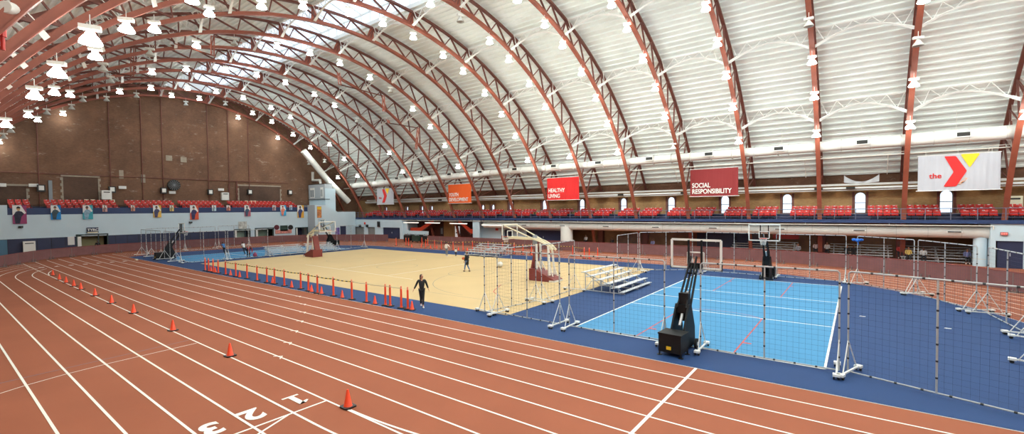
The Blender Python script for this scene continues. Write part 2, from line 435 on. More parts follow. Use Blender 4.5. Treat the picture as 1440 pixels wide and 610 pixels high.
pline(mb, [(14.6, 19.85), (16.9, 20.74), (17.8, 21.4), (18.2, 22), (18.5, 22.7), (19.1, 23.8), (19.3, 25.1)], 0.05, M_GLINE, 0.0171)
pline(mb, [(16.9, 20.74), (17.8, 21.4), (18.2, 22), (18.55, 22.7), (19.05, 23.7)], 0.055, M_RLINE, 0.0173)
struct(mb, 'floor_basketball_lines')

# ================================================================== ROOF
def ribs():
    """corrugated deck profile: list of (theta, dR)"""
    prof = []; th = 3.15 / 31.2 * 180 / pi
    start = deg(math.asin(3.15 / 31.2)); end = 64.5
    step = 0.62 / 32.2 * 180 / pi; t = start
    while t < end:
        for fr_, d in ((0.0, 0.0), (0.62, 0.0), (0.70, -0.12), (0.92, -0.12)):
            prof.append((t + step * fr_, d))
        t += step
    return [p for p in prof if p[0] <= end]
PR = ribs()
def roof_side(sg):
    mb = MB(); n = len(PR)
    Xs = [-28, 84.2]
    v = []
    for X in Xs:
        for t, d in PR:
            R = RO(t) + 0.42 + d; y, z = arc(sg * t, R); v.append(B(X, y, z))
    f = [(i, i + 1, n + i + 1, n + i) for i in range(n - 1)]
    mb.add(v, f, M_ROOF)
    v2 = []
    for X in Xs:
        for t, d in PR:
            R = RO(t) + 0.75; y, z = arc(sg * t, R); v2.append(B(X, y, z))
    mb.add(v2, f, M_ROOF)
    return mb
struct(roof_side(1), 'ceiling'); struct(roof_side(-1), 'ceiling_near')
# ridge monitor with glazing
ye, ze = 3.15, arc(deg(math.asin(3.15 / 31.2)), RO(6) + 0.42)[1]
mb = MB()
for sg in (-1, 1):
    for z0, z1 in ((ze - 0.15, ze + 0.25), (ze + 1.25, ze + 1.4)):
        mb.box(B(-28, CY + sg * (ye + 0.05), z0), B(84.2, CY + sg * (ye - 0.08), z1), M_WSTEEL)
    X = -28
    while X < 84:
        mb.box(B(X, CY + sg * (ye + 0.03), ze), B(X + 0.06, CY + sg * (ye - 0.05), ze + 1.3), M_WSTEEL)
        mb.bar(B(X, CY + sg * ye, ze + 1.35), B(X, CY, ze + 2.3), 0.07, 0.1, m=M_WSTEEL)
        X += 1.555
mb.box(B(-28, CY - 0.08, ze + 2.25), B(84.2, CY + 0.08, ze + 2.4), M_WSTEEL)
for e in (-28, 84.1): mb.prism([B(e, CY - ye, ze), B(e, CY + ye, ze), B(e, CY + ye, ze + 1.35), B(e, CY, ze + 2.3), B(e, CY - ye, ze + 1.35)], (-0.05, 0, 0), M_WSTEEL)
struct(mb, 'ceiling_monitor_frame')
mb = MB()
for sg in (-1, 1):
    mb.poly([B(-28, CY + sg * ye, ze + 0.25), B(84.1, CY + sg * ye, ze + 0.25), B(84.1, CY + sg * ye, ze + 1.25), B(-28, CY + sg * ye, ze + 1.25)], M_GLASS)
    mb.poly([B(-28, CY + sg * ye, ze + 1.36), B(84.1, CY + sg * ye, ze + 1.36), B(84.1, CY, ze + 2.32), B(-28, CY, ze + 2.32)], M_GLASS)
tag(mb.build('window_0'), kind='structure')

# trusses -------------------------------------------------------------
STRUT = [6.2, 20.6, 35.0, 49.4]
def truss_meshes():
    bot = MB(); top = MB(); web = MB()
    ths = [-76 + 152 * k / 76 for k in range(77)]
    for (R_, w, h, mbx) in ((lambda t: RI + 0.15, 0.42, 0.06, bot),):
        for t0, t1 in zip(ths, ths[1:]):
            for rr_, ww, hh in ((RI + 0.03, 0.36, 0.05), (RI + 0.27, 0.24, 0.05)):
                y0, z0 = arc(t0, rr_); y1, z1 = arc(t1, rr_)
                a = rad((t0 + t1) / 2); bot.bar((0, y0, z0), (0, y1, z1), ww, hh, up=(0, sin(a), cos(a)))
            for sx in (-0.10, 0.10):
                y0, z0 = arc(t0, RI + 0.15); y1, z1 = arc(t1, RI + 0.15); a = rad((t0 + t1) / 2)
                bot.bar((sx, y0, z0), (sx, y1, z1), 0.03, 0.22, up=(0, sin(a), cos(a)))
    tt = [-66 + 132 * k / 66 for k in range(67)]
    for t0, t1 in zip(tt, tt[1:]):
        y0, z0 = arc(t0, RO(t0)); y1, z1 = arc(t1, RO(t1)); a = rad((t0 + t1) / 2)
        top.bar((0, y0, z0), (0, y1, z1), 0.26, 0.20, up=(0, sin(a), cos(a)))
    for k in range(-15, 13):
        to = 6.2 + 4.8 * k; ti = to + 3.7; tn = to + 4.8
        if tn > 66 or to < -66: continue
        o = arc(to, RO(to) - 0.1); i_ = arc(ti, RI + 0.3); o2 = arc(tn, RO(tn) - 0.1)
        web.bar((0, *o), (0, *i_), 0.14, 0.12, up=(1, 0, 0)); web.bar((0, *i_), (0, *o2), 0.09, 0.08, up=(1, 0, 0))
    for sg in (-1, 1):
        for s_ in STRUT + [58.8]:
            o = arc(sg * s_, RO(s_) - 0.1); i_ = arc(sg * (s_ - 0.4), RI + 0.3); web.bar((0, *o), (0, *i_), 0.12, 0.10, up=(1, 0, 0))
            
    # gusset plates under the ridge monitor
    gus = []
    for sg in (-1, 1):
        g1 = MB(); gus.append(g1)
        p = [arc(sg * 4.9, RI + 0.3), arc(sg * 6.6, RI + 0.3), arc(sg * 6.3, RO(6) + 0.1), arc(sg * 5.7, RO(6) + 0.1)]
        g1.prism([(0.02, y, z) for y, z in p], (-0.04, 0, 0))
    return bot, top, web, gus
bot, top, web, gus = truss_meshes()
tr = empty('roof_truss', (0, 0, 0), label='x', cat='roof truss', group='red arched roof trusses')
bot.build('bottom_chord', M_STEEL, tr); top.build('top_chord', M_STEELD, tr); web.build('lattice_web', M_STEELD, tr); [g.build('gusset_plate', M_STEEL, tr) for g in gus]
freeze(tr); NT = 16
for i in range(-2, NT):
    lab = 'red arched lattice roof truss, %s counted from the one at the right edge' % ordn(i + 1) if i >= 0 else None
    if i < 0: lab = 'red arched lattice roof truss beyond the right end of the hall, %s one out' % ('nearer' if i == -1 else 'farther')
    place(tr, i + 2, B(AX(i), 0, 0), 0, lab)

# longitudinal lattice purlins -----------------------------------------
L = 6.22
def purlin(s_, sg):
    """one bay long, origin at truss plane; runs toward +x (blender) = toward the right end"""
    o = empty('lattice_purlin', (0, 0, 0), cat='roof purlin', label='x')
    t = rad(sg * s_); Rt = RO(s_) + 0.05; n = Vector((0, sin(t), cos(t))); c0 = Vector((0, CY, CZ))
    D = depth(s_)
    at = lambda x, h: c0 + n * (Rt - h) + Vector((x, 0, 0))
    topm = MB(); topm.bar(at(0.16, 0), at(L - 0.16, 0), 0.12, 0.12, up=n)
    low = lambda u: D * (0.30 + 0.66 * (abs(2 * u - 1)) ** 1.7)
    K = 16; botm = MB(); P = [at(0.2 + (L - 0.4) * k / K, low(k / K)) for k in range(K + 1)]
    for k, (a, b) in enumerate(zip(P, P[1:])):
        w = 0.14 + 0.16 * abs(2 * (k + 0.5) / K - 1) ** 3
        botm.bar(a, b, w, 0.05, up=n)
    webm = MB(); Z = 10
    for k in range(Z):
        u0, u1 = k / Z, (k + 1) / Z
        a = at(0.2 + (L - 0.4) * u0, 0 if k % 2 == 0 else low(u0)); b = at(0.2 + (L - 0.4) * u1, 0 if k % 2 == 1 else low(u1))
        webm.bar(a, b, 0.045, 0.045, up=(1, 0, 0))
    topm.build('top_chord', M_WSTEEL, o); botm.build('bottom_chord', M_WSTEEL, o); webm.build('lattice_web', M_WSTEEL, o)
    return freeze(o)
rowname = {(1, 3): 'lowest far row', (1, 2): 'second far row up', (1, 1): 'third far row up', (1, 0): 'far row beside the skylight',
           (-1, 0): 'near row beside the skylight', (-1, 1): 'third near row up', (-1, 2): 'second near row up', (-1, 3): 'lowest near row'}
for sg in (1, -1):
    for si, s_ in enumerate(STRUT):
        pr = None; n = 0
        for i in range(-1, NT):
            y, z = arc(sg * s_, RO(s_) - 0.8)
            if not (seen(AX(i) - 0, y, z, 60) or seen(AX(i) - 6, y, z, 60)): continue
            if pr is None: pr = purlin(s_, sg)
            q = place(pr, n, B(AX(i), 0, 0), 0, 'white lattice purlin, %s, right of the %s truss' % (rowname[(sg, si)], ordn(i + 1) if i >= 0 else 'hidden'), 'white lattice purlins between trusses')
            n += 1

# red suspended frames hanging from the trusses
def hang_frame(i, pix, label):
    mb = MB(); X = AX(i)
    P = [B(X, *backX(a, b, X)) for a, b in pix]
    for a, b in zip(P, P[1:]):
        for d in (-0.12, 0.12): mb.bar(a + Vector((0, d, 0)), b + Vector((0, d, 0)), 0.08, 0.08)
        k = max(1, int((b - a).length / 0.7))
        for j in range(k): 
            c = a.lerp(b, j / k); e = a.lerp(b, (j + 1) / k); mb.bar(c + Vector((0, -0.12, 0)), e + Vector((0, 0.12, 0)), 0.04)
    tag(mb.build('suspended_truss_hanger', M_STEEL), label, 'hanging frame', 'red frames hanging from trusses')
hang_frame(9, [(248, 62), (299, 78), (299, 51), (338, 60)], 'red lattice frame hanging under the roof left of the skylight, longer one')
hang_frame(11, [(142, 100), (186, 107), (186, 62)], 'red lattice frame hanging over the brick end wall, left one')
hang_frame(8, [(476, 102), (478, 119), (539, 135), (540, 157)], 'red lattice frame hanging right of the skylight, upper one')
hang_frame(8, [(545, 168), (547, 173), (588, 180), (585, 210)], 'red lattice frame hanging right of the skylight, lower one')

# ================================================================== PENDANT LAMPS
def lamp_proto(on):
    o = empty('pendant_lamp', (0, 0, 0), cat='pendant lamp', label='x')
    sh = MB(); sh.lathe([(0.10, 0.42), (0.13, 0.38), (0.16, 0.30), (0.24, 0.20), (0.31, 0.08), (0.33, 0.0), (0.315, 0.0), (0.23, 0.19), (0.14, 0.31), (0.09, 0.38)], n=14)
    shade = sh.build('lamp_shade', M_SHADE if on else M_SHADEOFF, o, smooth=True)
    bb = MB(); bb.box((-0.30, -0.12, 0.48), (0.30, 0.12, 0.64)); bb.box((-0.06, -0.06, 0.40), (0.06, 0.06, 0.49)); bb.build('ballast_box', M_BALLAST, o)
    rd = MB(); rd.tube([(0, 0, 0.64), (0, 0, 1.02)], 0.016, 6); rd.build('hanger_rod', M_WSTEEL, o)
    if on:
        ll = bpy.data.lights.new('pendant_light', 'POINT'); ll.energy = 560; ll.shadow_soft_size = 0.16; ll.color = (0.91, 1.0, 0.95)
        lo = bpy.data.objects.new('pendant_light', ll); COL.objects.link(lo); lo.parent = o; lo.location = (0, 0, 0.02)
    return freeze(o)
LON, LOFF = lamp_proto(True), lamp_proto(False)
LV = {}
def lamp_level(v):
    if v not in LV:
        d = [c for c in KIDSRC[LON.name] if c.type == 'LIGHT'][0].data.copy(); d.energy = 560 * v; LV[v] = d
    return LV[v]
def LIGHTKID(o): return [c for c in o.children if c.type == 'LIGHT']
ANG = [-51.3, -44.0, -36.7, -29.5, -22.0, -15.4, -7.2, -0.3, 6.8, 14.9, 21.2, 29.1, 36.4, 43.5, 51.2]
OFFS = {(9, -29.5), (9, -36.7), (14, -22.0), (14, -15.4), (11, -29.5), (13, -29.5), (14, -29.5), (13, -44.0), (14, -44.0), (9, -15.4), (15, -0.3), (14, 6.8), (6, 6.8), (9, 21.2), (11, 29.1), (11, 36.4),
        (15, 43.5), (14, 43.5), (4, 51.2), (2, 29.1), (1, 36.4), (13, -36.7)}
cnt = {True: 0, False: 0}
for i in range(-1, NT):
    if i in (8, 10, 12): continue
    for ai, a in enumerate(ANG):
        if i == 15 and a not in (-44.0, -29.5, -0.3, 14.9, 29.1, 43.5): continue
        y, z = arc(a, 28.35); X = AX(i) - (0.75 if i == 15 else 0)
        vis = seen(X, y, z + 0.3, 30)
        # lamps outside the picture still light the hall: keep a few of them
        if not vis and not (i >= -1 and abs(a) < 52): continue
        on = (i, a) not in OFFS
        k = 14 - ai
        slope = 'far slope' if a > -1 else 'near slope'
        kk = (14 - ai) + 1 if a > -1 else ai + 1
        lab = '%s bell pendant lamp under the %s truss, %s up its %s' % ('glowing' if on else 'unlit gray', ordn(i + 1) if i >= 0 else 'hidden', ordn(kk), slope)
        q_ = place(LON if on else LOFF, cnt[on], B(X, y, z), random.uniform(-0.3, 0.3) + (1.2 if i > 4 else 0.2), lab, 'bell pendant lamps under the trusses')
        cnt[on] += 1
        if on:
            lv = 0.06 if i == 15 else (1.0 if i <= 5 else 0.8 if i <= 7 else 0.65) * (0.32 if a < -10 and i >= 5 else 0.6 if a < -10 and i >= 3 else 1.0)
            for c_ in bpy.data.objects if False else LIGHTKID(q_): c_.data = lamp_level(lv)

# ================================================================== END WALL (brick) and far balcony
mb = MB()
arcpts = [arc(t, RO(t) + 0.6) for t in [-64.5 + 129 * k / 40 for k in range(41)]]
mb.prism([B(84.2, -3.8, 0)] + [B(84.2, y, z) for y, z in arcpts] + [B(84.2, 56.9, 0)], (-0.4, 0, 0), M_BRICK)
struct(mb, 'wall_far_end')
# blocked windows, quoins, conduits on the brick wall
def wallbox(mb, Y0, Y1, Z0, Z1, m, X=84.2, d=0.06): mb.box(B(X, Y0, Z0), B(X - d, Y1, Z1), m)
M_STONE = mat('pale_stone_trim', lin(160, 148, 132), 0.85, noise=0.1, nscale=3)
M_BRICK2 = brick_mat('darker_infill_brick', lin(86, 64, 54), lin(96, 70, 58), lin(90, 72, 62))
mb = MB()
for (Y0, Y1, Z0, Z1) in ((12.0, 15.5, 5.2, 10.1), (4.6, 8.6, 5.2, 8.7), (33.6, 40.5, 5.2, 9.6)):
    wallbox(mb, Y0, Y1, Z0, Z1, M_BRICK2, d=0.02)
    for k in range(int((Z1 - Z0) / 0.4)):
        w = 0.28 if k % 2 else 0.15
        wallbox(mb, Y0 - w, Y0, Z0 + 0.4 * k, Z0 + 0.4 * k + 0.38, M_STONE); wallbox(mb, Y1, Y1 + w, Z0 + 0.4 * k, Z0 + 0.4 * k + 0.38, M_STONE)
    wallbox(mb, Y0 - 0.2, Y1 + 0.2, Z1, Z1 + 0.22, M_STONE)
for (Y0, Z0) in ((23.4, 13.1), (25.3, 13.0)): wallbox(mb, Y0, Y0 + 0.8, Z0, Z0 + 0.8, M_STONE, d=0.03)
for (Y0, Z0) in ((17.8, 10.1), (20.3, 9.6)): wallbox(mb, Y0, Y0 + 0.5, Z0, Z0 + 1.2, M_STONE, d=0.03)
wallbox(mb, 10.6, 10.95, 5.6, 9.5, M_GRAYW, d=0.2)
struct(mb, 'wall_far_end_trim')
mb = MB()
for px in (54, 155, 200, 229, 293, 322, 350):
    Y = backX(px, 240, 84.1)[0]; t = deg(math.asin(max(-1, min(1, (Y - CY) / 31))))
    mb.tube([B(84.1, Y, 5.6), B(84.1, Y, arc(t, RO(t))[1])], 0.06, 6)
mb.tube([B(84.1, -2, 10.4), B(84.1, 42, 10.3)], 0.05, 6)
for Y in (32.0, 33.2): mb.tube([B(84.05, Y, 5.5), B(84.05, Y, 9.8 if Y < 33 else 10.3)], 0.12, 6)
tag(mb.build('wall_conduits', M_STEELD), 'thin dark red conduits running up and across the brick end wall', 'conduit')
# round fan
fan = empty('wall_fan', B(83.9, 24.2, 10.1 - 0.75), label='round dark wall fan high on the brick end wall', cat='fan')
mb = MB(); mb.tube([(0, 0, 0), (0.3, 0, 0)], 0.82, 24); mb.build('housing', M_DARK, fan)
mb = MB()
for k in range(8): a = k * pi / 8; mb.bar((0.32, -0.8 * cos(a), -0.8 * sin(a)), (0.32, 0.8 * cos(a), 0.8 * sin(a)), 0.03)
mb.lathe([(0.5, 0), (0.53, 0)], n=4)
mb.build('guard', M_GRAYW, fan)
# small wall devices: speakers, emergency lights, wall heaters
def on_wall(px, py, X, w, h, name, cat, lab, m, d=0.3, m2=None, part=None):
    Y, z = backX(px, py, X); o = empty(name, B(X, Y, z), label=lab, cat=cat)
    mb = MB(); mb.box((0.0, -w / 2, -h / 2), (d, w / 2, h / 2)); mb.build('body', m, o)
    if m2:
        mb = MB(); mb.box((d, -w * 0.32, -h * 0.3 if part != 'slot' else h * 0.25), (d + 0.03, w * 0.32, h * 0.35)); mb.build(part or 'front_panel', m2, o)
    return o
for px, py, lab in ((57.5, 264.5, 'leftmost on the brick wall'), (157, 266.5, 'right of the bricked-up doorway'), (229.5, 268, 'left of the round fan'), (295, 270, 'below the fourth conduit'), (350.5, 270, 'over the right seat block'), (407, 270.5, 'beside the gray tower')):
    on_wall(px, py, 84.0, 0.75, 0.9, 'wall_speaker', 'speaker', 'black and white wall speaker above the far seats, %s' % lab, M_BLACK, 0.4, M_WHITEP, 'front_panel')['group'] = 'speakers on the brick wall'
for px, py, lab in ((47, 260.5, 'next to the leftmost speaker'), (172, 263.5, 'right of the bricked-up doorway'), (242, 270.5, 'under the round fan'), (310.5, 266.5, 'above the white heater'), (1.5, 260, 'at the left picture edge')):
    on_wall(px, py, 84.0, 0.85, 0.4, 'emergency_light', 'emergency light', 'small white emergency light on the brick wall, %s' % lab, M_WHITEP, 0.15, M_WCLOTH, 'lens')['group'] = 'emergency lights on the brick wall'
for px, py, lab in ((149, 274, 'left'), (315.5, 276, 'right')):
    on_wall(px, py, 83.4, 1.05, 1.25, 'wall_heater', 'heater', 'white box heater standing above the far seats, %s one' % lab, M_WHITEP, 0.5, M_DARK, 'slot')['group'] = 'white heaters above the far seats'

# far balcony front
mb = MB()
mb.box(B(78, 6.4, 5.06), B(78.2, 42.3, 5.85), M_NAVYR); mb.box(B(78.2, -5, 4.9), B(84.2, 52, 5.06), M_CONC)
for k in range(4): mb.box(B(79.3 + 0.95 * k, 5.5, 5.06), B(84.2, 42.3, 5.2 + 0.3 * k), M_NAVY)
struct(mb, 'floor_far_balcony')
mb = MB()
mb.box(B(78, -5, 2.25), B(84.2, 52, 4.9), M_LWALL); mb.box(B(78, -5, 4.9), B(78.3, 6.4, 6.2), M_LWALL)
mb.box(B(78, 6.4, 4.9), B(78.25, 42.3, 5.06), M_LWALL)
struct(mb, 'wall_far_upper')
# lower far wall with openings
segs = [(-5, 5.6, M_LWALL), (6.3, 12.1, M_NAVY), (15.15, 30.2, M_NAVY), (32.6, 33.3, M_LWALL), (36.3, 40.0, M_LWALL), (42.3, 43.3, M_GRAYW)]
mb = MB()
for a, b, m in segs: mb.box(B(78.0, a, 0), B(78.4, b, 2.25), m)
k = 6.3
while k < 30:
    if not 12 < k < 15.2: mb.box(B(78.0, k, 0), B(77.97, k + 0.03, 2.25), M_DARK)
    k += 1.2
mb.box(B(78.0, 5.6, 0), B(78.2, 6.3, 2.2), mat('teal_door', lin(70, 112, 138), 0.6))
mb.box(B(83.6, -5, 0), B(84, 52, 2.25), mat('olive_back_wall', lin(120, 118, 92), 0.8))
struct(mb, 'wall_far_lower')
# kiosk opening
def opening(Y0, Y1, z0, z1, name, lab, fill):
    o = empty(name, B(78.0, (Y0 + Y1) / 2, 0), label=lab, cat='service window')
    w = Y1 - Y0; mb = MB()
    mb.box((0.12, -w / 2 - 0.08, z1), (-0.1, w / 2 + 0.08, z1 + 0.12)); mb.box((0.08, -w / 2 - 0.08, z0), (-0.1, -w / 2 + 0.04, z1)); mb.box((0.08, w / 2 - 0.04, z0), (-0.1, w / 2 + 0.08, z1))
    mb.box((0.08, w * 0.18, z0), (-0.1, w * 0.18 + 0.1, z1))
    mb.build('window_frame', mat('dark_green_frame', lin(48, 66, 66), 0.6), o)
    mb = MB(); mb.box((-2.0, -w / 2, 0), (-2.1, w / 2, z1)); mb.build('shutter', fill, o)
    mb = MB(); mb.box((0.0, -w / 2, z0), (0.0 - 0.25, -w * 0.36, z1)); mb.build('door', M_WHITEP, o)
    mb = MB(); mb.box((0.15, -w / 2, 0), (-0.6, w / 2, z0)); mb.build('counter', M_NAVY, o)
    return o
opening(12.17, 15.09, 0.9, 2.4, 'kiosk', 'kiosk window with white door and beige shutter in the far navy wall', mat('beige_shutter', lin(176, 164, 120), 0.7))
opening(30.3, 32.55, 0.9, 2.3, 'kiosk', 'pale green lit window in the far wall behind the left bleacher', mat('pale_green_room', lin(190, 210, 190), 0.7))
opening(33.4, 36.25, 0.9, 2.35, 'kiosk', 'green tinted window in the far wall beside the dark discs', mat('green_room', lin(140, 160, 140), 0.7))
opening(40.1, 42.2, 0.5, 2.2, 'kiosk', 'dark doorway with white papers in the far wall by the tower', M_NAVY)
# sign over the kiosk
sg_ = empty('wall_sign', B(77.95, 13.65, 2.62), label='dark blue wall sign with white letters above the kiosk window', cat='sign')
mb = MB(); mb.box((0, -0.56, 0), (0.08, 0.56, 0.72)); mb.build('sign_panel', M_NAVY, sg_)
text_mesh('TYRC', 0.42, M_WHITEP, 'lettering', sg_, (0.09, -0.50, 0.28), (rad(90), 0, rad(90)), 0.03)
mb = MB(); mb.box((0.08, -0.5, 0.02), (0.1, 0.5, 0.16)); mb.build('stripe', M_CREAM, sg_)
def flat_panel(px0, py0, px1, py1, X, name, cat, lab, m, d=0.06):
    a = backX(px0, py0, X); b = backX(px1, py1, X)
    mb = MB(); mb.box((0, 0, 0), (d, b[0] - a[0], a[1] - b[1]))
    return tag(mb.build(name, m, loc=B(X, a[0], b[1])), lab, cat)
flat_panel(95, 333, 105, 344, 77.95, 'notice_board', 'notice board', 'white square notice board on the far navy wall left of the kiosk', M_WCLOTH)
ht = empty('water_heater_box', B(77.6, 7.97, 0), label='white box cabinet with dark slot standing against the far navy wall', cat='cabinet')
mb = MB(); mb.box((0, -0.5, 0.0), (0.35, 0.5, 1.95)); mb.build('body', M_WHITEP, ht)
mb = MB(); mb.box((0.35, -0.36, 1.66), (0.38, 0.36, 1.76)); mb.build('slot', M_DARK, ht)
flat_panel(335, 311.5, 347, 321, 77.9, 'framed_photograph', 'picture', 'pale gray framed picture on the far navy wall', mat('pale_gray_picture', lin(190, 194, 190), 0.6, noise=0.4, nscale=3))
flat_panel(394, 317, 404.5, 324.5, 77.9, 'framed_picture', 'picture', 'dark green wall panel between two dark discs', mat('dark_green_panel', lin(36, 58, 50), 0.6))
for px, lab, m in ((389, 'left', mat('dark_maroon_disc', lin(92, 26, 40), 0.6)), (408.5, 'right', M_BLACK)):
    Y, z = backX(px, 319.5, 77.95); mb = MB(); mb.tube([(0, 0, 0), (0.08, 0, 0)], 0.42, 20)
    tag(mb.build('round_plaque', m, loc=B(77.95, Y, z)), 'dark round plaque on the far wall, %s of the green panel' % lab, 'plaque')
flat_panel(387, 323.5, 410, 327.5, 77.9, 'lettered_strip', 'sign', 'white wall strip with a row of small red marks below the green panel', mat('speckled_red_white', lin(200, 130, 120), 0.6, noise=0.6, nscale=8))
for px, py, lab in ((14.5, 322, 'below the purple banner'), (268, 299.3, 'below the orange banner')):
    Y, z = backX(px if px > 100 else 29, 313.5 if px > 100 else 319, 77.9)
    Y, z = backX(268, 312.5, 77.9) if px > 100 else backX(29, 319, 77.9)
    mb = MB(); mb.box((0, -0.2, -0.12), (0.15, 0.2, 0.12)); mb.ball((0.2, 0, 0), 0.12)
    tag(mb.build('security_camera', M_BLACK, loc=B(77.95, Y, z)), 'small dark dome camera on the pale far wall, %s' % lab, 'camera')
# rail of the far balcony
def rail_mesh(length, h=1.05, sp=1.5, pad=0.0):
    mb = MB(); n = int(length / sp)
    mb.tube([(0, 0, h), (length, 0, h)], 0.03, 6); mb.tube([(0, 0, h * 0.55), (length, 0, h * 0.55)], 0.018, 6); mb.tube([(0, 0, h * 0.25), (length, 0, h * 0.25)], 0.018, 6)
    post = MB(); post.bar((0, 0, 0), (0, 0, h), 0.05)
    return mb, (post, [k * length / n for k in range(n + 1)])
def rail_posts(pp, m, r):
    o = pp[0].build('post', m, r); o.location = (pp[1][0], 0, 0)
    for x in pp[1][1:]:
        c = o.copy(); COL.objects.link(c); c.parent = r; c.location = (x, 0, 0)
r = empty('balcony_rail', B(78.1, 6.4, 5.85), rad(90), label='thin dark rail along the front of the far end balcony', cat='railing')
a, b = rail_mesh(35.9, 0.35, 1.8); a.build('handrail', M_BLACKM, r); rail_posts(b, M_BLACKM, r)

# athlete banners on the far rail
FB = [(17, 38, 26, 'largest, white and purple, dark hooded figure', lin(146, 60, 104), lin(40, 40, 60), lin(200, 160, 120)),
      (71, 86, 20, 'bright blue with a dark haired figure', lin(20, 128, 200), lin(60, 76, 84), lin(180, 140, 120)),
      (116, 131, 19.5, 'turquoise with a figure in pale kit', lin(60, 160, 176), lin(130, 160, 180), lin(140, 100, 84)),
      (215, 227, 17, 'yellow with a figure in dark kit', lin(220, 178, 84), lin(70, 70, 104), lin(150, 110, 90)),
      (267, 279.5, 20, 'orange with a figure in navy kit', lin(214, 88, 56), lin(54, 50, 90), lin(190, 150, 130)),
      (343.5, 352.5, 15.5, 'gray over dull pink', lin(176, 90, 104), lin(60, 80, 104), lin(110, 90, 90)),
      (394, 402.5, 14.5, 'light blue with a pink figure', lin(60, 170, 220), lin(220, 130, 110), lin(220, 120, 100)),
      (418, 427.5, 17.5, 'golden yellow with a dark blue figure, beside the tower', lin(224, 166, 60), lin(60, 66, 110), lin(120, 100, 80))]
SB = [(144, 151, 'dull pink', lin(206, 160, 156), 9), (184, 190, 'pale salmon', lin(210, 150, 130), 8), (238.5, 244.5, 'pale yellow', lin(224, 200, 130), 8.3), (298, 304, 'pale blue white', lin(190, 216, 226), 8),
      (318.5, 324, 'pale red', lin(220, 140, 124), 7.5), (383, 388, 'grayish pink', lin(190, 160, 166), 7.3), (407, 411, 'powder blue', lin(160, 190, 220), 6.5)]
def athlete_banner(px0, px1, hp, lab, c_bg, c_body, c_skin, small=False):
    X = 77.9; a = backX(px0, 288.5, X); b = backX(px1, 288.5 + hp, X); w = b[0] - a[0]; h = a[1] - b[1]
    o = empty('portrait_banner', B(X, a[0], a[1]), label=('small ' if small else '') + 'portrait banner on the far balcony rail, ' + lab, cat='banner', group='portrait banners on the far rail')
    mbg = MB(); mbg.box((0, 0, 0), (0.02, w, -h)); mbg.build('banner_cloth', mat('banner_%s' % lab[:18].replace(' ', '_'), c_bg, 0.7), o)
    mz = MB(); mz.prism([(0.022, 0, 0), (0.022, w * 0.62, 0), (0.022, w * 0.97, -h * 0.42), (0.022, w * 0.86, -h * 0.47), (0.022, w * 0.5, -h * 0.3), (0.022, w * 0.1, -h * 0.5), (0.022, 0, -h * 0.55)], (0.006, 0, 0)); mz.build('white_wedge', M_WCLOTH, o)
    mf = MB(); mf.prism([(0.03, w * 0.18, -h * 0.98), (0.03, w * 0.10, -h * 0.5), (0.03, w * 0.24, -h * 0.34), (0.03, w * 0.42, -h * 0.30), (0.03, w * 0.66, -h * 0.34), (0.03, w * 0.82, -h * 0.46), (0.03, w * 0.62, -h * 0.62), (0.03, w * 0.5, -h * 0.98)], (0.006, 0, 0))
    mf.build('figure_print', mat('figure_%s' % lab[:18].replace(' ', '_'), c_body, 0.7, noise=0.35, nscale=5), o)
    mh = MB(); mh.prism([(0.037, w * 0.42 + w * 0.13 * cos(t * pi / 6), -h * 0.2 + h * 0.105 * sin(t * pi / 6)) for t in range(12)], (0.004, 0, 0), mat('head_%s' % lab[:18].replace(' ', '_'), c_skin, 0.7)); 
    mh.prism([(0.042, w * 0.42 + w * 0.15 * cos(t * pi / 6), -h * 0.17 + h * 0.11 * sin(t * pi / 6)) for t in range(7)], (0.002, 0, 0), M_HAIRK)
    mh.build('head_print', None, o)
for q in FB: athlete_banner(q[0], q[1], q[2], q[3].replace(', beside the tower', ''), q[4], q[5], q[6])
for px0, px1, lab, c, hp in SB: athlete_banner(px0, px1, hp, lab, c, tuple(x * 0.4 for x in c), lin(170, 130, 110), True)

# ------------------------------------------------------------------ seats
seat = MB()
def seat_mesh():
    mb = MB()
    # backrest, slightly bowed
    for k in range(4):
        x0 = -0.25 + 0.125 * k; x1 = x0 + 0.125; b0 = 0.04 * (1 - (x0 / 0.25) ** 2); b1 = 0.04 * (1 - (x1 / 0.25) ** 2)
        mb.add([(x0, 0.10 + b0, 0.36), (x1, 0.10 + b1, 0.36), (x1, 0.22 + b1, 0.84), (x0, 0.22 + b0, 0.84), (x0, 0.14 + b0, 0.36), (x1, 0.14 + b1, 0.36), (x1, 0.26 + b1, 0.84), (x0, 0.26 + b0, 0.84)],
               [(0, 1, 2, 3), (7, 6, 5, 4), (3, 2, 6, 7), (0, 4, 5, 1), (0, 3, 7, 4), (1, 5, 6, 2)], M_SEAT)
    mb.box((-0.23, -0.01, 0.40), (0.23, 0.07, 0.70), M_SEAT)
    mb.box((-0.07, 0.205, 0.78), (0.07, 0.215, 0.835), M_WCLOTH)  # pale number plate that also paints the gloss highlight on the backrest top
    mb.box((-0.25, -0.02, 0.38), (-0.23, 0.14, 0.46), M_SEAT); mb.box((0.23, -0.02, 0.38), (0.25, 0.14, 0.46), M_SEAT)
    mb.box((-0.04, 0.05, 0.0), (0.04, 0.12, 0.40), M_BLACKM)
    return mb
SL = []
for i in range(-1, 14):
    for sec, off in (('left of the truss', 0.30), ('right of the next truss', 3.72)):
        for row in range(3):
            for k in range(4):
                X = AX(i) + off + 0.28 + 0.56 * k; Y = 53.75 + 0.85 * row; Z = 3.75 + 0.24 * row
                if seen(X, Y, Z, 5):
                    lab = 'red folding seat, long balcony, %s row, %s from right in %s block' % (('front', 'middle', 'back')[row], ordn(k + 1), ordn(2 * (i + 1) + (1 if off < 1 else 2)))
                    SL.append((X, Y, Z, 0.0, lab, proj(X, Y, Z)[2]))
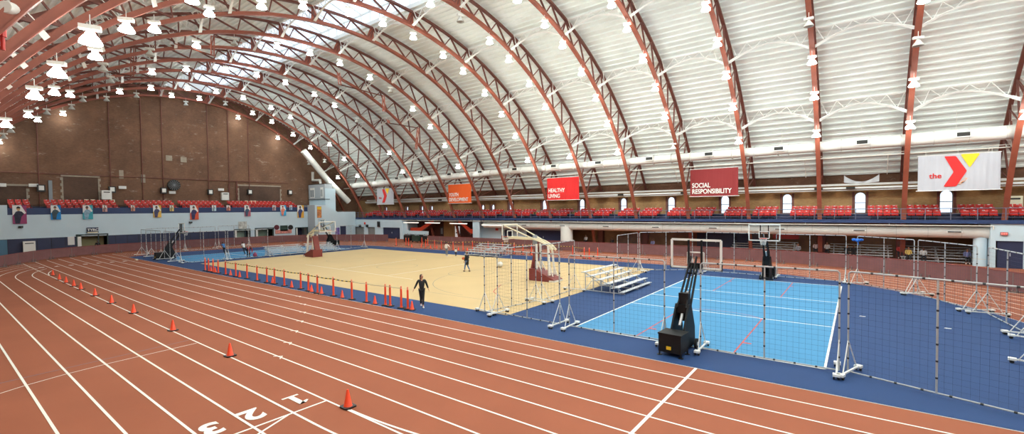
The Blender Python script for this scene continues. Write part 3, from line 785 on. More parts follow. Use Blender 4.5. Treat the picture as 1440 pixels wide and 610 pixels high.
for bl, (Y0, Y1) in enumerate(((6.7, 9.1), (9.8, 17.2), (17.7, 23.6), (24.0, 30.1), (30.8, 41.8))):
    n = int((Y1 - Y0) / 0.63)
    for row in range(4):
        for k in range(n):
            Y = Y0 + 0.31 + 0.63 * k; X = 78.9 + 0.95 * row; Z = 5.12 + 0.33 * row
            if seen(X, Y, Z, 5):
                lab = 'red seat below the brick wall, %s row, %s from left in %s block' % (ordn(row + 1), ordn(k + 1), ordn(bl + 1))
                SL.append((X, Y, Z, rad(90), lab, proj(X, Y, Z)[2]))
SL.sort(key=lambda q: q[5])
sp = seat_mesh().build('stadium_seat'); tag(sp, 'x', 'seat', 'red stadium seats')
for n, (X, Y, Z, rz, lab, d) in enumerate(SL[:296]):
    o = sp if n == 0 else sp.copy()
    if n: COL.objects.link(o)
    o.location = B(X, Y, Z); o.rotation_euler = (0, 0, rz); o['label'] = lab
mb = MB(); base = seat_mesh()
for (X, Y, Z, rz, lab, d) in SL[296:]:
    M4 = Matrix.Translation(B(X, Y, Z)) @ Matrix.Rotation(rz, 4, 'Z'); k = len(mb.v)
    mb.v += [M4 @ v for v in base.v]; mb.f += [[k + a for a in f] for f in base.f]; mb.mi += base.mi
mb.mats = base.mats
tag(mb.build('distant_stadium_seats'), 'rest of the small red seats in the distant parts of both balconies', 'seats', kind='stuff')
# stand-alone pale chairs on the far balcony
ch = MB(); ch.box((-0.22, -0.2, 0.42), (0.22, 0.2, 0.47)); ch.box((-0.22, 0.17, 0.47), (0.22, 0.22, 0.95))
for sx in (-0.2, 0.2):
    for sy in (-0.18, 0.18): ch.bar((sx, sy, 0), (sx, sy, 0.42), 0.03)
c0 = ch.build('folding_chair', M_CREAM)
for n, (px, py) in enumerate(((122, 283), (131, 283), (159, 283), (347, 283), (354, 283), (359, 283))):
    Y, z = backX(px, py, 83.2); o = c0 if n == 0 else c0.copy()
    if n: COL.objects.link(o)
    o.location = B(83.2, Y, 6.1); o.rotation_euler = (0, 0, rad(90))
    tag(o, 'pale folding chair behind the far red seats, %s from the left' % ordn(n + 1), 'chair', 'pale chairs behind the far seats')

# ------------------------------------------------------------------ gray tower in the far corner
M_TWG = mat('tower_gray_paint', lin(176, 182, 188), 0.8)
mb = MB()
mb.prism([B(75.6, 42.35, 0.0), B(75.6, 42.35, 6.2), B(75.6, 44.5, 6.2), B(75.6, 46.9, 4.8), B(75.6, 48.5, 4.75), B(75.6, 48.5, 0.0)], (-8.2, 0, 0), M_LWALL)
mb.box(B(75.62, 42.3, 0), B(83.7, 42.35, 6.2), M_TWG)
mb.box(B(78.0, 45.75, 4.7), B(83.7, 47.8, 9.3), M_LWALL); mb.box(B(78.05, 45.7, 7.35), B(83.7, 47.2, 10.1), M_TWG)
mb.box(B(77.9, 45.6, 7.25), B(83.7, 46.6, 7.35), M_DARK); mb.box(B(78.1, 45.65, 10.1), B(83.7, 47.3, 10.18), M_DARK)
mb.prism([B(77.9, 48.5, 2.26), B(77.9, 48.5, 4.75), B(77.9, 51.9, 4.75), B(77.9, 51.9, 2.26)], (-5.8, 0, 0), M_LWALL)
mb.box(B(78.0, 48.5, 0), B(78.2, 51.9, 2.26), M_LWALL)
struct(mb, 'wall_corner_tower')
for X0, w, lab in ((82.3, 1.5, 'wider, left'), (79.0, 0.9, 'narrower, right')):
    o = empty('louver_window', B(X0, 45.69, 7.6), label='tall recessed louver in the gray corner tower, %s one' % lab, cat='louver', group='louvers in the corner tower')
    mb = MB(); mb.box((-w / 2, -0.05, 0), (w / 2, 0, 1.9)); mb.build('frame', M_WHITEP, o)
    mb = MB(); mb.box((-w / 2 + 0.15, -0.08, 0.2), (-0.08, -0.05, 1.5)); mb.box((0.08, -0.08, 0.2), (w / 2 - 0.15, -0.05, 1.5)); mb.build('slats', M_GRAYW, o)
flat_panel(478.5, 318, 486.5, 333, 75.55, 'door_leaf', 'door', 'navy door in the pale corner tower beside the purple poster', M_NAVY)
flat_panel(471.5, 320, 477.5, 330, 75.55, 'wall_poster', 'poster', 'purple poster low on the corner tower left of the navy door', mat('purple_poster', lin(110, 90, 160), 0.7, noise=0.5, nscale=4))
flat_panel(441.5, 318, 448, 332, 75.55, 'wall_panel_board', 'board', 'gray blue board low on the left end of the corner tower', mat('slate_blue_board', lin(90, 110, 140), 0.7))
a = backX(446, 290, 75.5); b_ = backX(452.5, 306, 75.5)
o = empty('wall_poster', B(75.58, a[0], b_[1]), label='tall orange and brown poster on the corner tower', cat='poster')
mb = MB(); mb.box((0, 0, 0), (0.03, b_[0] - a[0], a[1] - b_[1])); mb.build('sheet', mat('orange_poster', lin(196, 126, 76), 0.7, noise=0.45, nscale=3), o)
mb = MB(); mb.box((0.03, 0.03, (a[1] - b_[1]) * 0.72), (0.035, b_[0] - a[0] - 0.03, (a[1] - b_[1]) * 0.95)); mb.build('heading', M_YELLOW, o)
# ducts in the far corner
def duct(name, pts, r, lab, m=M_DUCT, grills=None, cat='duct', rs=None, n=20):
    o = empty(name, (0, 0, 0), label=lab, cat=cat); mb = MB(); mb.tube(pts, r, n, rs=rs); bands = mb; mb.v = list(mb.v); MS = mat('duct_seam', lin(206, 204, 198), 0.5)
    for p, q in zip(pts, pts[1:]):
        p, q = Vector(p), Vector(q); d = (q - p).normalized(); Ln = (q - p).length; k = 0.6
        while k < Ln:
            c = p + d * k; bands.tube([c - d * 0.025, c + d * 0.025], (rs[0] if rs else r) * 1.012, n, m=MS); k += 2.07
    mb.build('duct_body', m, o, smooth=True)
    return o
duct('diagonal_duct', [B(79.5, 42.6, 16.0), B(79.5, 47.2, 10.9), B(79.5, 51.5, 6.9)], 0.55, 'long white diagonal duct coming down the far right corner')
duct('elbow_pipe', [B(83, 46.2, 12.6), B(83, 46.2, 11.0), B(80.6, 46.3, 10.9), B(80.4, 46.3, 10.2)], 0.25, 'white elbow pipe on top of the corner tower', n=12)
ud = duct('upper_duct', [B(78.5, 51.5, 9.9), B(60, 51.5, 10.2), B(40, 51.5, 10.5), B(6, 51.5, 10.6), B(-10.5, 51.5, 10.62)], 0.46, 'long white round duct running along above the banners', rs=[0.55, 0.5, 0.45, 0.46, 0.56])
for i in range(13):
    X = AX(i) + 3.11 - 0.1 - 6.22 * 0; 
    if X > 66: break
    X = -6.66 + 6.42 * i
    mb = MB(); mb.box((-0.46, -0.60, -0.10), (0.46, -0.36, 0.36)); 
    g = mb.build('air_grille', M_WHITEP, ud, loc=B(X, 51.5, 10.55))
    mb = MB(); mb.box((-0.38, -0.615, -0.02), (0.38, -0.60, 0.29)); q = mb.build('grille_slots', M_DARK, g)
# end of the duct toward the picture's right
lower = duct('lower_duct', [B(45.5, 52.8, 2.75), B(-8.5, 52.8, 2.75)], 0.49, 'long white round duct slung under the far balcony')
for i in range(10):
    X = -6.4 + 6.3 * i
    if X > 40: break
    mb = MB(); mb.box((-0.5, -0.55, -0.03), (0.5, -0.42, 0.13)); g = mb.build('air_grille', M_WSTEEL, lower, loc=B(X, 52.8, 2.75))
    mb = MB(); mb.box((-0.4, -0.56, 0.0), (0.4, -0.545, 0.09)); mb.build('grille_slots', M_DARK, g)
duct('vertical_duct', [B(31.1, 52.9, 0.0), B(31.1, 52.9, 2.7)], 0.82, 'fat white upright duct dropping from the lower duct, middle of the far side')
duct('vertical_duct', [B(-8.0, 52.9, 0.0), B(-8.0, 52.9, 2.7)], 0.42, 'pale blue gray upright duct at the right end of the bleachers', m=M_LWALL)

# ================================================================== RIGHT SIDE WALL, BALCONY
WX = [-6.4, -0.17, 6.08, 12.3, 18.5, 24.8, 31.0, 37.3, 43.6]
WSM = [47.3, 49.5, 61.8, 64.4, 68.6, 75.0]
W_ = 56.9
wins = [(x, 0.44, 4.3, 5.95) for x in WX] + [(x, 0.38, 4.3, 5.5) for x in WSM]
wins.sort()
mb = MB(); z0, z1 = 3.6, 8.9
def arch_win_wall(mb, x, hw, zs, zt, m, xl, xr):
    """wall strip between xl and xr with an arched hole; facing -Y"""
    N = 8; top = [(x + hw * cos(pi * k / N), zt + hw * sin(pi * k / N)) for k in range(N + 1)]  # from +hw to -hw
    P = lambda X, Z: B(X, W_, Z)
    mb.poly([P(xl, z0), P(x - hw, z0), P(x - hw, z1), P(xl, z1)], m); mb.poly([P(x + hw, z0), P(xr, z0), P(xr, z1), P(x + hw, z1)], m)
    mb.poly([P(x - hw, z0), P(x + hw, z0), P(x + hw, zs), P(x - hw, zs)], m)
    for (xa, za), (xb, zb) in zip(top, top[1:]): mb.poly([P(xa, za), P(xb, zb), P(xb, z1), P(xa, z1)], m)
    # reveal
    ring = [(x + hw, zs)] + top + [(x - hw, zs)]
    for (xa, za), (xb, zb) in zip(ring, ring[1:]): mb.poly([B(xa, W_, za), B(xb, W_, zb), B(xb, W_ + 0.45, zb), B(xa, W_ + 0.45, za)], M_STEELD)
    mb.poly([B(x - hw, W_, zs), B(x + hw, W_, zs), B(x + hw, W_ + 0.45, zs), B(x - hw, W_ + 0.45, zs)], M_STONE)
xs = [w[0] for w in wins]
for i, (x, hw, zs, zt) in enumerate(wins):
    xl = -28 if i == 0 else (xs[i - 1] + x) / 2; xr = 84.2 if i == len(wins) - 1 else (xs[i + 1] + x) / 2
    arch_win_wall(mb, x, hw, zs, zt, M_BRICKT, xl, xr)
mb.box(B(-28, W_ - 0.02, 7.2), B(84.2, W_ + 0.1, 9.4), M_BRICK)
mb.box(B(-28, W_ + 0.46, 3.6), B(-27.9, W_ + 0.5, 9), M_BRICK)
struct(mb, 'wall_right')
M_WFR = mat('maroon_window_frame', lin(84, 40, 40), 0.6)
for i, (x, hw, zs, zt) in enumerate(wins):
    mb = MB(); N = 8; y = W_ + 0.2
    ring = [(x + hw, zs)] + [(x + hw * cos(pi * k / N), zt + hw * sin(pi * k / N)) for k in range(N + 1)] + [(x - hw, zs)]
    for (xa, za), (xb, zb) in zip(ring, ring[1:]): mb.bar(B(xa, y, za), B(xb, y, zb), 0.07, 0.07)
    zm = (zs + zt + hw) / 2; mb.bar(B(x - hw, y, zm), B(x + hw, y, zm), 0.06); mb.bar(B(x - hw, y, zs + 0.03), B(x + hw, y, zs + 0.03), 0.07)
    fr = mb.build('window_%d' % (i + 1), M_WFR); tag(fr, kind='structure')
    mb = MB(); mb.poly([B(a_, y, z_) for a_, z_ in ring]); mb.build('pane', M_GLASS, fr)
# dark pilaster surround beside each window
mb = MB()
for x, hw, zs, zt in wins:
    for sx in (-1, 1): mb.box(B(x + sx * (hw + 0.02), W_ - 0.05, 3.6), B(x + sx * (hw + 0.2), W_, zt + 0.5), M_STEELD)
struct(mb, 'wall_right_trim')
# lower wall behind the under-balcony bleachers
mb = MB(); mb.box(B(-28, 56.9, 0), B(84.2, 57.2, 3.6), mat('dim_brown_brick_plain', lin(128, 96, 66), 0.9, noise=0.15, nscale=1.5))
for i in range(0, 15): mb.box(B(AX(i) - 0.35, 56.3, 0), B(AX(i) + 0.35, 56.9, 3.6), M_STEELD)
struct(mb, 'wall_right_lower')
# balcony deck and fascia
mb = MB(); mb.box(B(-28, 52.0, 3.5), B(82, 52.15, 3.8), M_NAVYR); mb.box(B(-28, 51.9, 3.5), B(82, 52.0, 3.56), M_NAVYR); mb.box(B(-28, 52.1, 3.55), B(82, 56.9, 3.7), M_CONC)
for k in range(3): mb.box(B(-28, 53.55 + 0.85 * k, 3.7), B(78, 56.9, 3.75 + 0.24 * k), M_NAVY)
struct(mb, 'floor_right_balcony')
r = empty('balcony_rail', B(82, 52.05, 3.8), 0, label='gray tube railing along the front of the long right balcony', cat='railing')
a, b_ = rail_mesh(96, 0.95, 1.55); a.build('handrail', mat('gray_blue_rail', lin(96, 100, 120), 0.5), r); rail_posts(b_, mat('gray_blue_rail', (0, 0, 0)), r)
# white conduit under the fascia
mb = MB(); mb.tube([B(64, 51.95, 3.32), B(-8.6, 51.95, 3.32)], 0.04, 6); mb.tube([B(-8.6, 51.95, 3.32), B(-8.6, 51.95, 3.05)], 0.04, 6)
k = 60
while k > -8: mb.bar(B(k, 51.95, 3.32), B(k, 51.95, 3.52), 0.03); k -= 6.22
tag(mb.build('white_conduit', M_PIPE), 'thin white pipe running under the edge of the long balcony', 'pipe')
# soffit beam + sprinkler pipe
mb = MB(); mb.box(B(-28, 56.0, 7.05), B(80, 56.25, 7.25)); mb.box(B(-28, 55.6, 6.72), B(80, 56.1, 6.9)); 
mb.bar(B(-20, 55.8, 6.6), B(80, 55.8, 6.6), 0.08)
tag(mb.build('white_soffit_beam', M_WSTEEL), 'white horizontal beam and cable tray above the arched windows', 'beam')
for k, X in enumerate((0.6, 3.2, -5.4, 16.5, 24.5, 43.0, 58.0)):
    mb = MB(); mb.box((-0.35, -0.1, -0.1), (0.35, 0.1, 0.1)); tag(mb.build('junction_box', M_DARK, loc=B(X, 55.45, 6.8)), 'dark box fixed to the white beam above the windows, %s from the right' % ordn((2, 3, 1, 4, 5, 6, 7)[k]), 'junction box', 'dark boxes on the white beam')
mb = MB(); mb.tube([B(82, 52.12, 9.53), B(-16, 52.12, 9.53)], 0.05, 8)
for i in range(0, 26):
    X = -9.5 + 3.11 * i
    t = deg(math.asin((52.12 - CY) / 32.2)); mb.bar(B(X, 52.12, 9.53), B(X, 52.12, arc(t, RO(t) + 0.3)[1]), 0.02)
    if i % 2 == 0: mb.tube([B(X + 1.6, 52.12, 9.73), B(X - 0.2, 52.12, 9.73), B(X - 0.2, 52.12, 9.53)], 0.035, 6); mb.tube([B(X + 1.2, 52.12, 9.5), B(X + 1.2, 53.6, 7.9)], 0.03, 6)
tag(mb.build('sprinkler_pipe', M_PIPE), 'thin white pipe above the hanging banners', 'pipe')

# big banners ---------------------------------------------------------
def cloth_banner(X0, X1, zt, zb, name, lab, m, folds=9):
    o = empty(name, B(X0, 52.05, zt + 0.02), label=lab, cat='banner'); w = X0 - X1; h = zt - zb
    mb = MB(); nx, nz = 60, 4; v = []
    for j in range(nz + 1):
        for i in range(nx + 1):
            u = i / nx; v.append((u * w, 0.012 * sin(u * folds * 6.28 + j * 0.3) + 0.008 * sin(u * 37), -h * j / nz))
    f = [(j * (nx + 1) + i, j * (nx + 1) + i + 1, (j + 1) * (nx + 1) + i + 1, (j + 1) * (nx + 1) + i) for j in range(nz) for i in range(nx)]
    mb.add(v, f); mb.build('banner_cloth', m, o, smooth=True)
    mb = MB(); mb.tube([(-0.05, 0, 0.0), (w + 0.05, 0, 0.0)], 0.025, 8); mb.build('top_rod', M_WSTEEL, o); mb = MB(); mb.tube([(-0.12, 0, -h), (w + 0.12, 0, -h)], 0.03, 8); mb.build('bottom_rod', M_WSTEEL, o)
    mb = MB()
    for u in (0.1, 0.5, 0.9): mb.bar((w * u, 0, 0), (w * u, 0, 9.5 - zt), 0.02)
    mb.build('hanger_cords', M_WSTEEL, o)
    return o, w, h
def rounded(pts, r, n=4):
    out = []
    N = len(pts)
    for i in range(N):
        p0, p1, p2 = Vector(pts[i - 1]), Vector(pts[i]), Vector(pts[(i + 1) % N])
        a = (p0 - p1).normalized(); b = (p2 - p1).normalized()
        for k in range(n + 1):
            t = k / n; q = p1 + a * r * (1 - t) ** 2 + b * r * t ** 2; out.append((q.x, q.y))
    return out
M_LRED = mat('banner_print_red', lin(206, 32, 32), 0.7); M_LYEL = mat('banner_print_yellow', lin(248, 200, 36), 0.7); M_LPEACH = mat('banner_print_peach', lin(240, 170, 120), 0.7)
def y_logo(o, w, h, mred, myel, first=True):
    u = lambda x, y: (x / 1012 * w, -y / 435 * h)
    chev = [u(335, 20), u(480, 22), u(618, 205), u(490, 388), u(330, 388), u(455, 212)]
    mb = MB(); mb.prism([(x, -0.035, z) for x, z in rounded(chev, 0.1)], (0, -0.006, 0)); mb.build('red_chevron', mred, o)
    tri = [u(535, 5), u(772, 5), u(650, 170)]
    mb = MB(); mb.prism([(x, -0.035, z) for x, z in rounded(tri, 0.12)], (0, -0.006, 0)); mb.build('yellow_triangle', myel, o)
    text_mesh('the', 0.60, mred, 'lettering', o, (u(146, 276)[0], -0.04, u(146, 282)[1]), (rad(90), 0, 0), 0.014)
def blinds():
    pass
bo, w, h = cloth_banner(-4.05, -8.95, 9.2, 6.22, 'logo_banner', 'white banner with red and yellow Y emblem, large one at the right', M_BANW, 14)
y_logo(bo, w, h, M_LRED, M_LYEL)
text_mesh('YMCA', 0.26, M_LPEACH, 'lettering', bo, (2.62, -0.04, -h + 0.40), (rad(90), rad(-52), 0), 0.012)
bo, w, h = cloth_banner(14.8, 9.95, 9.2, 6.22, 'slogan_banner', 'dark red banner reading SOCIAL RESPONSIBILITY', mat('dark_red_banner', lin(132, 38, 40), 0.8), 16)
for t, z in (('SOCIAL', -h + 0.98), ('RESPONSIBILITY', -h + 0.32)): text_mesh(t, 0.70, M_WHITEP, 'lettering', bo, (0.2, -0.04, z), (rad(90), 0, 0), 0.02, sx=0.80)
bo, w, h = cloth_banner(33.6, 28.7, 9.2, 6.22, 'slogan_banner', 'bright red banner reading HEALTHY LIVING', mat('bright_red_banner', lin(206, 32, 32), 0.8), 16)
for t, z in (('HEALTHY', -h + 1.05), ('LIVING', -h + 0.30)): text_mesh(t, 0.74, M_WHITEP, 'lettering', bo, (0.2, -0.04, z), (rad(90), 0, 0), 0.02, sx=0.80)
bo, w, h = cloth_banner(52.5, 47.5, 9.1, 6.1, 'slogan_banner', 'orange banner reading YOUTH DEVELOPMENT', mat('orange_banner', lin(228, 92, 28), 0.8), 16)
for t, z in (('YOUTH', -h + 1.1), ('DEVELOPMENT', -h + 0.32)): text_mesh(t, 0.78, M_WHITEP, 'lettering', bo, (0.2, -0.04, z), (rad(90), 0, 0), 0.02, sx=0.78)
bo, w, h = cloth_banner(71.2, 66.3, 9.1, 6.2, 'logo_banner', 'small distant white banner with a red and yellow Y emblem', M_BANW, 12)
y_logo(bo, w, h, M_LRED, M_LYEL)
# sagging rolled sheet
mb = MB(); v = []; nx = 24
for j in range(4):
    for i in range(nx + 1):
        u = i / nx; s4 = 4 * u * (1 - u); ztop = -0.05 - 0.62 * s4; zbot = -0.72 - 0.12 * s4
        v.append((u * 2.6, 0.03 * sin(u * 20 + j), ztop + (zbot - ztop) * j / 3))
mb.add(v, [(j * (nx + 1) + i, j * (nx + 1) + i + 1, (j + 1) * (nx + 1) + i + 1, (j + 1) * (nx + 1) + i) for j in range(3) for i in range(nx)])
mb.bar((0, 0, 0), (2.6, 0, 0), 0.03)
xx, zz = backY(1187, 246, 53.5)
tag(mb.build('sagging_cloth', mat('gray_sheet', lin(176, 176, 180), 0.8), smooth=True, loc=B(xx, 53.5, zz)), 'gray cloth sagging from the edge of the roof deck right of the middle', 'cloth')

# lower right-side walls (flush with balcony) ---------------------------
mb = MB()
def ybox(x0, x1, z0_, z1_, m, y0=52.0, d=0.3): mb.box(B(x0, y0, z0_), B(x1, y0 + d, z1_), m)
ybox(82, 64.1, 2.0, 3.5, M_LWALL); ybox(64.7, 64.1, 0, 2.0, M_LWALL); ybox(82, 78.9, 0, 2.0, M_LWALL); ybox(75.4, 74.3, 0, 2.0, M_LWALL); ybox(71.9, 69.7, 0, 2.0, M_LWALL)
ybox(64.1, 63.2, 0.9, 3.4, M_LWALL, 52.4); ybox(63.2, 58.0, 0.9, 1.5, M_LWALL, 52.4)
ybox(47.5, 42.5, 0, 3.5, M_LWALL, 53.8); ybox(42.5, 41.1, 2.0, 3.5, M_LWALL, 53.8); ybox(41.1, 38.4, 0, 3.5, M_LWALL, 53.8); ybox(38.4, 32.6, 2.05, 3.5, M_LWALL, 53.8)
ybox(-8.45, -8.75, 0, 3.5, M_LWALL, 52.0, 4.8); ybox(-8.75, -28, 2.15, 3.5, M_LWALL); ybox(-10.25, -28, 0, 2.15, M_LWALL); 
mb.box(B(47.3, 52.1, 0), B(47.0, 56.9, 3.5), M_LWALL); ybox(47.3, 46.0, 0, 3.5, M_LWALL, 52.05, 0.15); mb.box(B(64.3, 52.3, 0), B(64.0, 56.9, 3.5), M_LWALL)
struct(mb, 'wall_right_ground_floor')
mb = MB(); ybox(64.1, 46, 0, 3.5, mat('dark_lobby_wall', lin(82, 44, 36), 0.8, noise=0.1, nscale=1), 55.5, 0.2); 
mb.box(B(62, 55.0, 3.0), B(47, 55.2, 3.5), M_STEELD)
struct(mb, 'wall_lobby')
def doorbox(x0, x1, h, y, n, m, handle=True):
    mb = MB(); mb.box((0, 0, 0), (abs(x1 - x0), 0.08, h)); o = mb.build('door_%d' % n, m, loc=B(max(x0, x1), y, 0)); tag(o, kind='structure')
    if handle:
        mb = MB(); mb.box((abs(x1 - x0) * 0.5 - 0.02, -0.06, 0.95), (abs(x1 - x0) * 0.5 + 0.02, 0, 1.2)); mb.build('door_handle', M_ALU, o)
    return o
doorbox(78.9, 75.4, 1.98, 52.2, 1, M_SHUT, False); doorbox(74.3, 71.9, 1.98, 52.2, 2, M_SHUT, False); doorbox(69.7, 64.7, 2.0, 52.25, 3, M_NAVY)
doorbox(42.5, 41.1, 2.0, 53.9, 4, M_NAVY); doorbox(38.4, 32.6, 2.05, 53.9, 5, M_NAVY); doorbox(-8.85, -10.25, 2.15, 52.1, 6, M_NAVY)
doorbox(15.2, 11.0, 2.4, 56.2, 7, M_NAVY); doorbox(10.9, 8.5, 2.35, 56.2, 8, M_NAVY)
for (x, y1_) in ((54.6, 0), (53.9, 0)):
    pass
# white entrance doors in the lobby, their brightness put in as emission
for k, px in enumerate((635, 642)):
    xx, zz = backY(px, 327, 55.2); mb = MB(); mb.box((-0.55, 0, 0), (0.55, 0.08, 2.3)); o = mb.build('door_%d' % (9 + k), mat('glowing_glazed_door', lin(240, 240, 240), 0.4, emit=0.8), loc=B(xx, 55.35, 0)); tag(o, kind='structure')
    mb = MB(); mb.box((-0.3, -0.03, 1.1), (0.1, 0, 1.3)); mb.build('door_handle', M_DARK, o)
for k, px in enumerate((620.5, 626.5)):
    xx, zz = backY(px, 327, 55.2); mb = MB(); mb.box((-0.5, 0, 0), (0.5, 0.08, 2.2)); o = mb.build('door_%d' % (11 + k), mat('dark_brown_door', lin(60, 40, 38), 0.5), loc=B(xx, 55.35, 0)); tag(o, kind='structure')
    mb = MB(); mb.box((-0.25, -0.02, 0.9), (0.25, 0, 1.9)); mb.build('pane', M_GRAYW, o)
# orange stair flights (left and right of the lobby)
M_ORST = mat('orange_red_stair_paint', lin(214, 64, 26), 0.6)
def stair(x0, x1, lab):
    o = empty('staircase', B(x0, 53.2, 0), label=lab, cat='staircase', group='orange stair flights in the lobby'); s_ = 1 if x1 < x0 else -1; n = 9
    w = abs(x1 - x0); mb = MB()
    for k in range(n): mb.box((s_ * w * k / n, 0, 1.3 + 2.1 * k / n - 0.2), (s_ * w * (k + 1) / n, 1.6, 1.3 + 2.1 * (k + 1) / n))
    mb.build('steps', M_STEELD, o)
    mb = MB(); mb.prism([(0, -0.05, 1.3), (0, -0.05, 2.0), (s_ * w, -0.05, 4.0 - 0.5), (s_ * w, -0.05, 3.0)], (0, 0.06, 0)); mb.build('side_panel', M_ORST, o)
    mb = MB(); mb.box((-s_ * (2.4 if x1 < x0 else 1.3), -0.05, 1.3), (0, 1.6, 2.0)); mb.build('landing', M_ORST, o)
stair(60.8, 57.2, 'orange side paneled stair flight rising to the right under the balcony')
stair(48.7, 51.4, 'orange side paneled stair flight rising to the left under the balcony')
mb = MB(); mb.box(B(56.6, 54.9, 0), B(54.2, 55.2, 3.3)); tag(mb.build('curved_yellow_wall', mat('ochre_brick_pier', lin(150, 112, 66), 0.8, noise=0.08)), kind='structure').name = 'wall_ochre_pier'
# under-balcony fluorescent lamps
def tube_light(x0, x1, z, y, lab):
    o = empty('strip_light', B(max(x0, x1), y, z), label=lab, cat='strip light', group='strip lights under the balcony'); w = abs(x1 - x0)
    mb = MB(); mb.box((0, -0.1, 0.06), (w, 0.1, 0.14)); mb.build('housing', M_WSTEEL, o)
    mb = MB(); mb.tube([(0.03, 0, 0.02), (w - 0.03, 0, 0.02)], 0.05, 8); mb.build('tube_lens', M_TUBEL, o)
for k, (a_, b2) in enumerate(((63.9, 59.9), (58.3, 54.7), (52.4, 48.6), (45.6, 41.5), (14.3, 10.7))):
    tube_light(a_, b2, (2.9, 2.9, 2.85, 2.7, 2.28)[k], 52.2 if k != 4 else 53.3, 'white strip light under the long balcony, %s' % ('leftmost, over the left stair', 'second from the left', 'over the right stair', 'right of the lobby', 'behind the glass backboard')[k])
for X in (-2, 6, 20, 27):   # area lamps below the balcony deck, no fixture modelled
    ll = bpy.data.lights.new('under_balcony_light', 'AREA'); ll.energy = 30; ll.size = 1.2; ll.size_y = 0.15; ll.shape = 'RECTANGLE'; ll.color = (1, .93, .8)
    o = bpy.data.objects.new('under_balcony_light', ll); COL.objects.link(o); o.location = B(X, 54.6, 3.45)
for X in AX(0) + 3.11, AX(2) + 3.11, AX(4) + 3.11, AX(6) + 3.11, AX(8) + 3.11, AX(10) + 3.11, AX(1) + 3.11, AX(3) + 3.11, AX(5) + 3.11:
    for s_ in (-1.7, 1.7):
        ll = bpy.data.lights.new('balcony_wall_light', 'SPOT'); ll.energy = 55; ll.spot_size = rad(110); ll.spot_blend = 0.8; ll.shadow_soft_size = 0.1; ll.color = (1, .85, .62)
        o = bpy.data.objects.new('balcony_wall_light', ll); COL.objects.link(o); o.location = B(X + s_, 56.2, 6.95); o.rotation_euler = (rad(8), 0, 0)
# exit sign
ex = empty('exit_sign', B(-9.5 + 0.28, 51.95, 2.65), label='small red exit sign on the pale wall at the far right', cat='exit sign')
xx, zz = backY(1412, 328.5, 51.95); ex.location = B(xx, 51.95, zz)
mb = MB(); mb.box((-0.22, -0.06, -0.13), (0.22, 0, 0.13)); mb.build('housing', M_GRAYW, ex)
mb = MB(); mb.box((-0.19, -0.07, -0.10), (0.19, -0.06, 0.10)); mb.build('red_face', mat('lit_red_face', lin(220, 60, 50), 0.4, emit=0.5), ex)
text_mesh('EXIT', 0.17, M_WHITEP, 'lettering', ex, (-0.17, -0.075, -0.06), (rad(90), 0, 0), 0.01, 0.002)
# small things on the lower walls
for px, py, w_, h_, lab, m, nm, ct in ((506.5, 317.5, 0.6, 0.5, 'black wall speaker above the left gray shutter', M_BLACK, 'wall_speaker', 'speaker'), (516.5, 317.5, 0.6, 0.5, 'black wall speaker between the two gray shutters', M_BLACK, 'wall_speaker', 'speaker'),
                                   (532.7, 315, 0.75, 1.0, 'black framed board on the pale wall right of the shutters', M_BLACK, 'wall_board', 'board'), (513.3, 313.8, 0.35, 0.4, 'small red alarm on the pale wall between speakers', M_RIM, 'fire_alarm', 'alarm'),
                                   (699, 322, 0.45, 0.4, 'small red alarm on the pale wall right of the lobby', M_RIM, 'fire_alarm', 'alarm')):
    YW = 53.78 if px > 650 else 51.95; xx, zz = backY(px, py, YW); mb = MB(); mb.box((-w_ / 2, -0.12, -h_ / 2), (w_ / 2, 0.0, h_ / 2)); mb.box((-w_ / 3, -0.14, -h_ / 3), (w_ / 3, -0.12, h_ / 3)); tag(mb.build(nm, m, loc=B(xx, YW, zz)), lab, ct)
for px, py, Y, lab in ((1394 + 1, 277, 56.5, 'x'),): pass
xx, zz = backY(1426.5, 287, 56.6); o = empty('wall_heater', B(xx, 56.7, zz - 0.6), label='cream wall heater at the right end of the long balcony', cat='heater')
mb = MB(); mb.box((-0.45, -0.3, 0), (0.45, 0, 1.3)); mb.build('body', M_CREAM, o); mb = MB(); mb.box((-0.32, -0.33, 1.0), (0.3, -0.3, 1.13)); mb.build('slot', M_DARK, o)

# end + near walls out of frame close the hall
mb = MB(); mb.prism([B(-28, -3.8, 0)] + [B(-28, y, z) for y, z in arcpts] + [B(-28, 56.9, 0)], (0.3, 0, 0), M_BRICK); struct(mb, 'wall_right_end')
mb = MB(); mb.box(B(-28, -4.6, 0), B(84.2, -4.9, 8.9), M_BRICK); struct(mb, 'wall_near')

# ================================================================== FENCE (maroon barrier panels)
far_path = [(74.6, 38.4), (70.6, 41.8), (66.0, 44.6), (61.8, 46.4), (58.6, 47.0)]
pathL = [(46, 0.5), (52, 0.6), (58, 1.7), (62, 3.1), (65.6, 4.9), (69.8, 6.9), (73.2, 9.6), (75.4, 12.6), (76.4, 16.5), (76.6, 22), (76.6, 28), (76.2, 34)] + far_path
pathR = [(52.2, 47.2), (30, 47.3), (12, 47.3), (6.5, 46.9), (1.6, 45.6), (-2.3, 43.2), (-5.7, 40.5), (-7.7, 37.4), (-10.2, 33.6), (-11.6, 29)]
def resample(path, step):
    pts = [Vector((x, y, 0)) for x, y in path]; out = [pts[0]]; acc = 0.0
    for a, b in zip(pts, pts[1:]):
        Ls = (b - a).length; d = 0
        while acc + (Ls - d) >= step:
            t = step - acc; d += t; out.append(a + (b - a) * (d / Ls)); acc = 0
        acc += Ls - d
    return out
fp = empty('crowd_barrier', (0, 0, 0), cat='barrier', label='x')
PLN = 2.6
mb = MB(); mb.box((0.03, -0.012, 0.10), (PLN - 0.03, 0.012, 1.10)); mb.build('fabric', M_MAROON, fp)
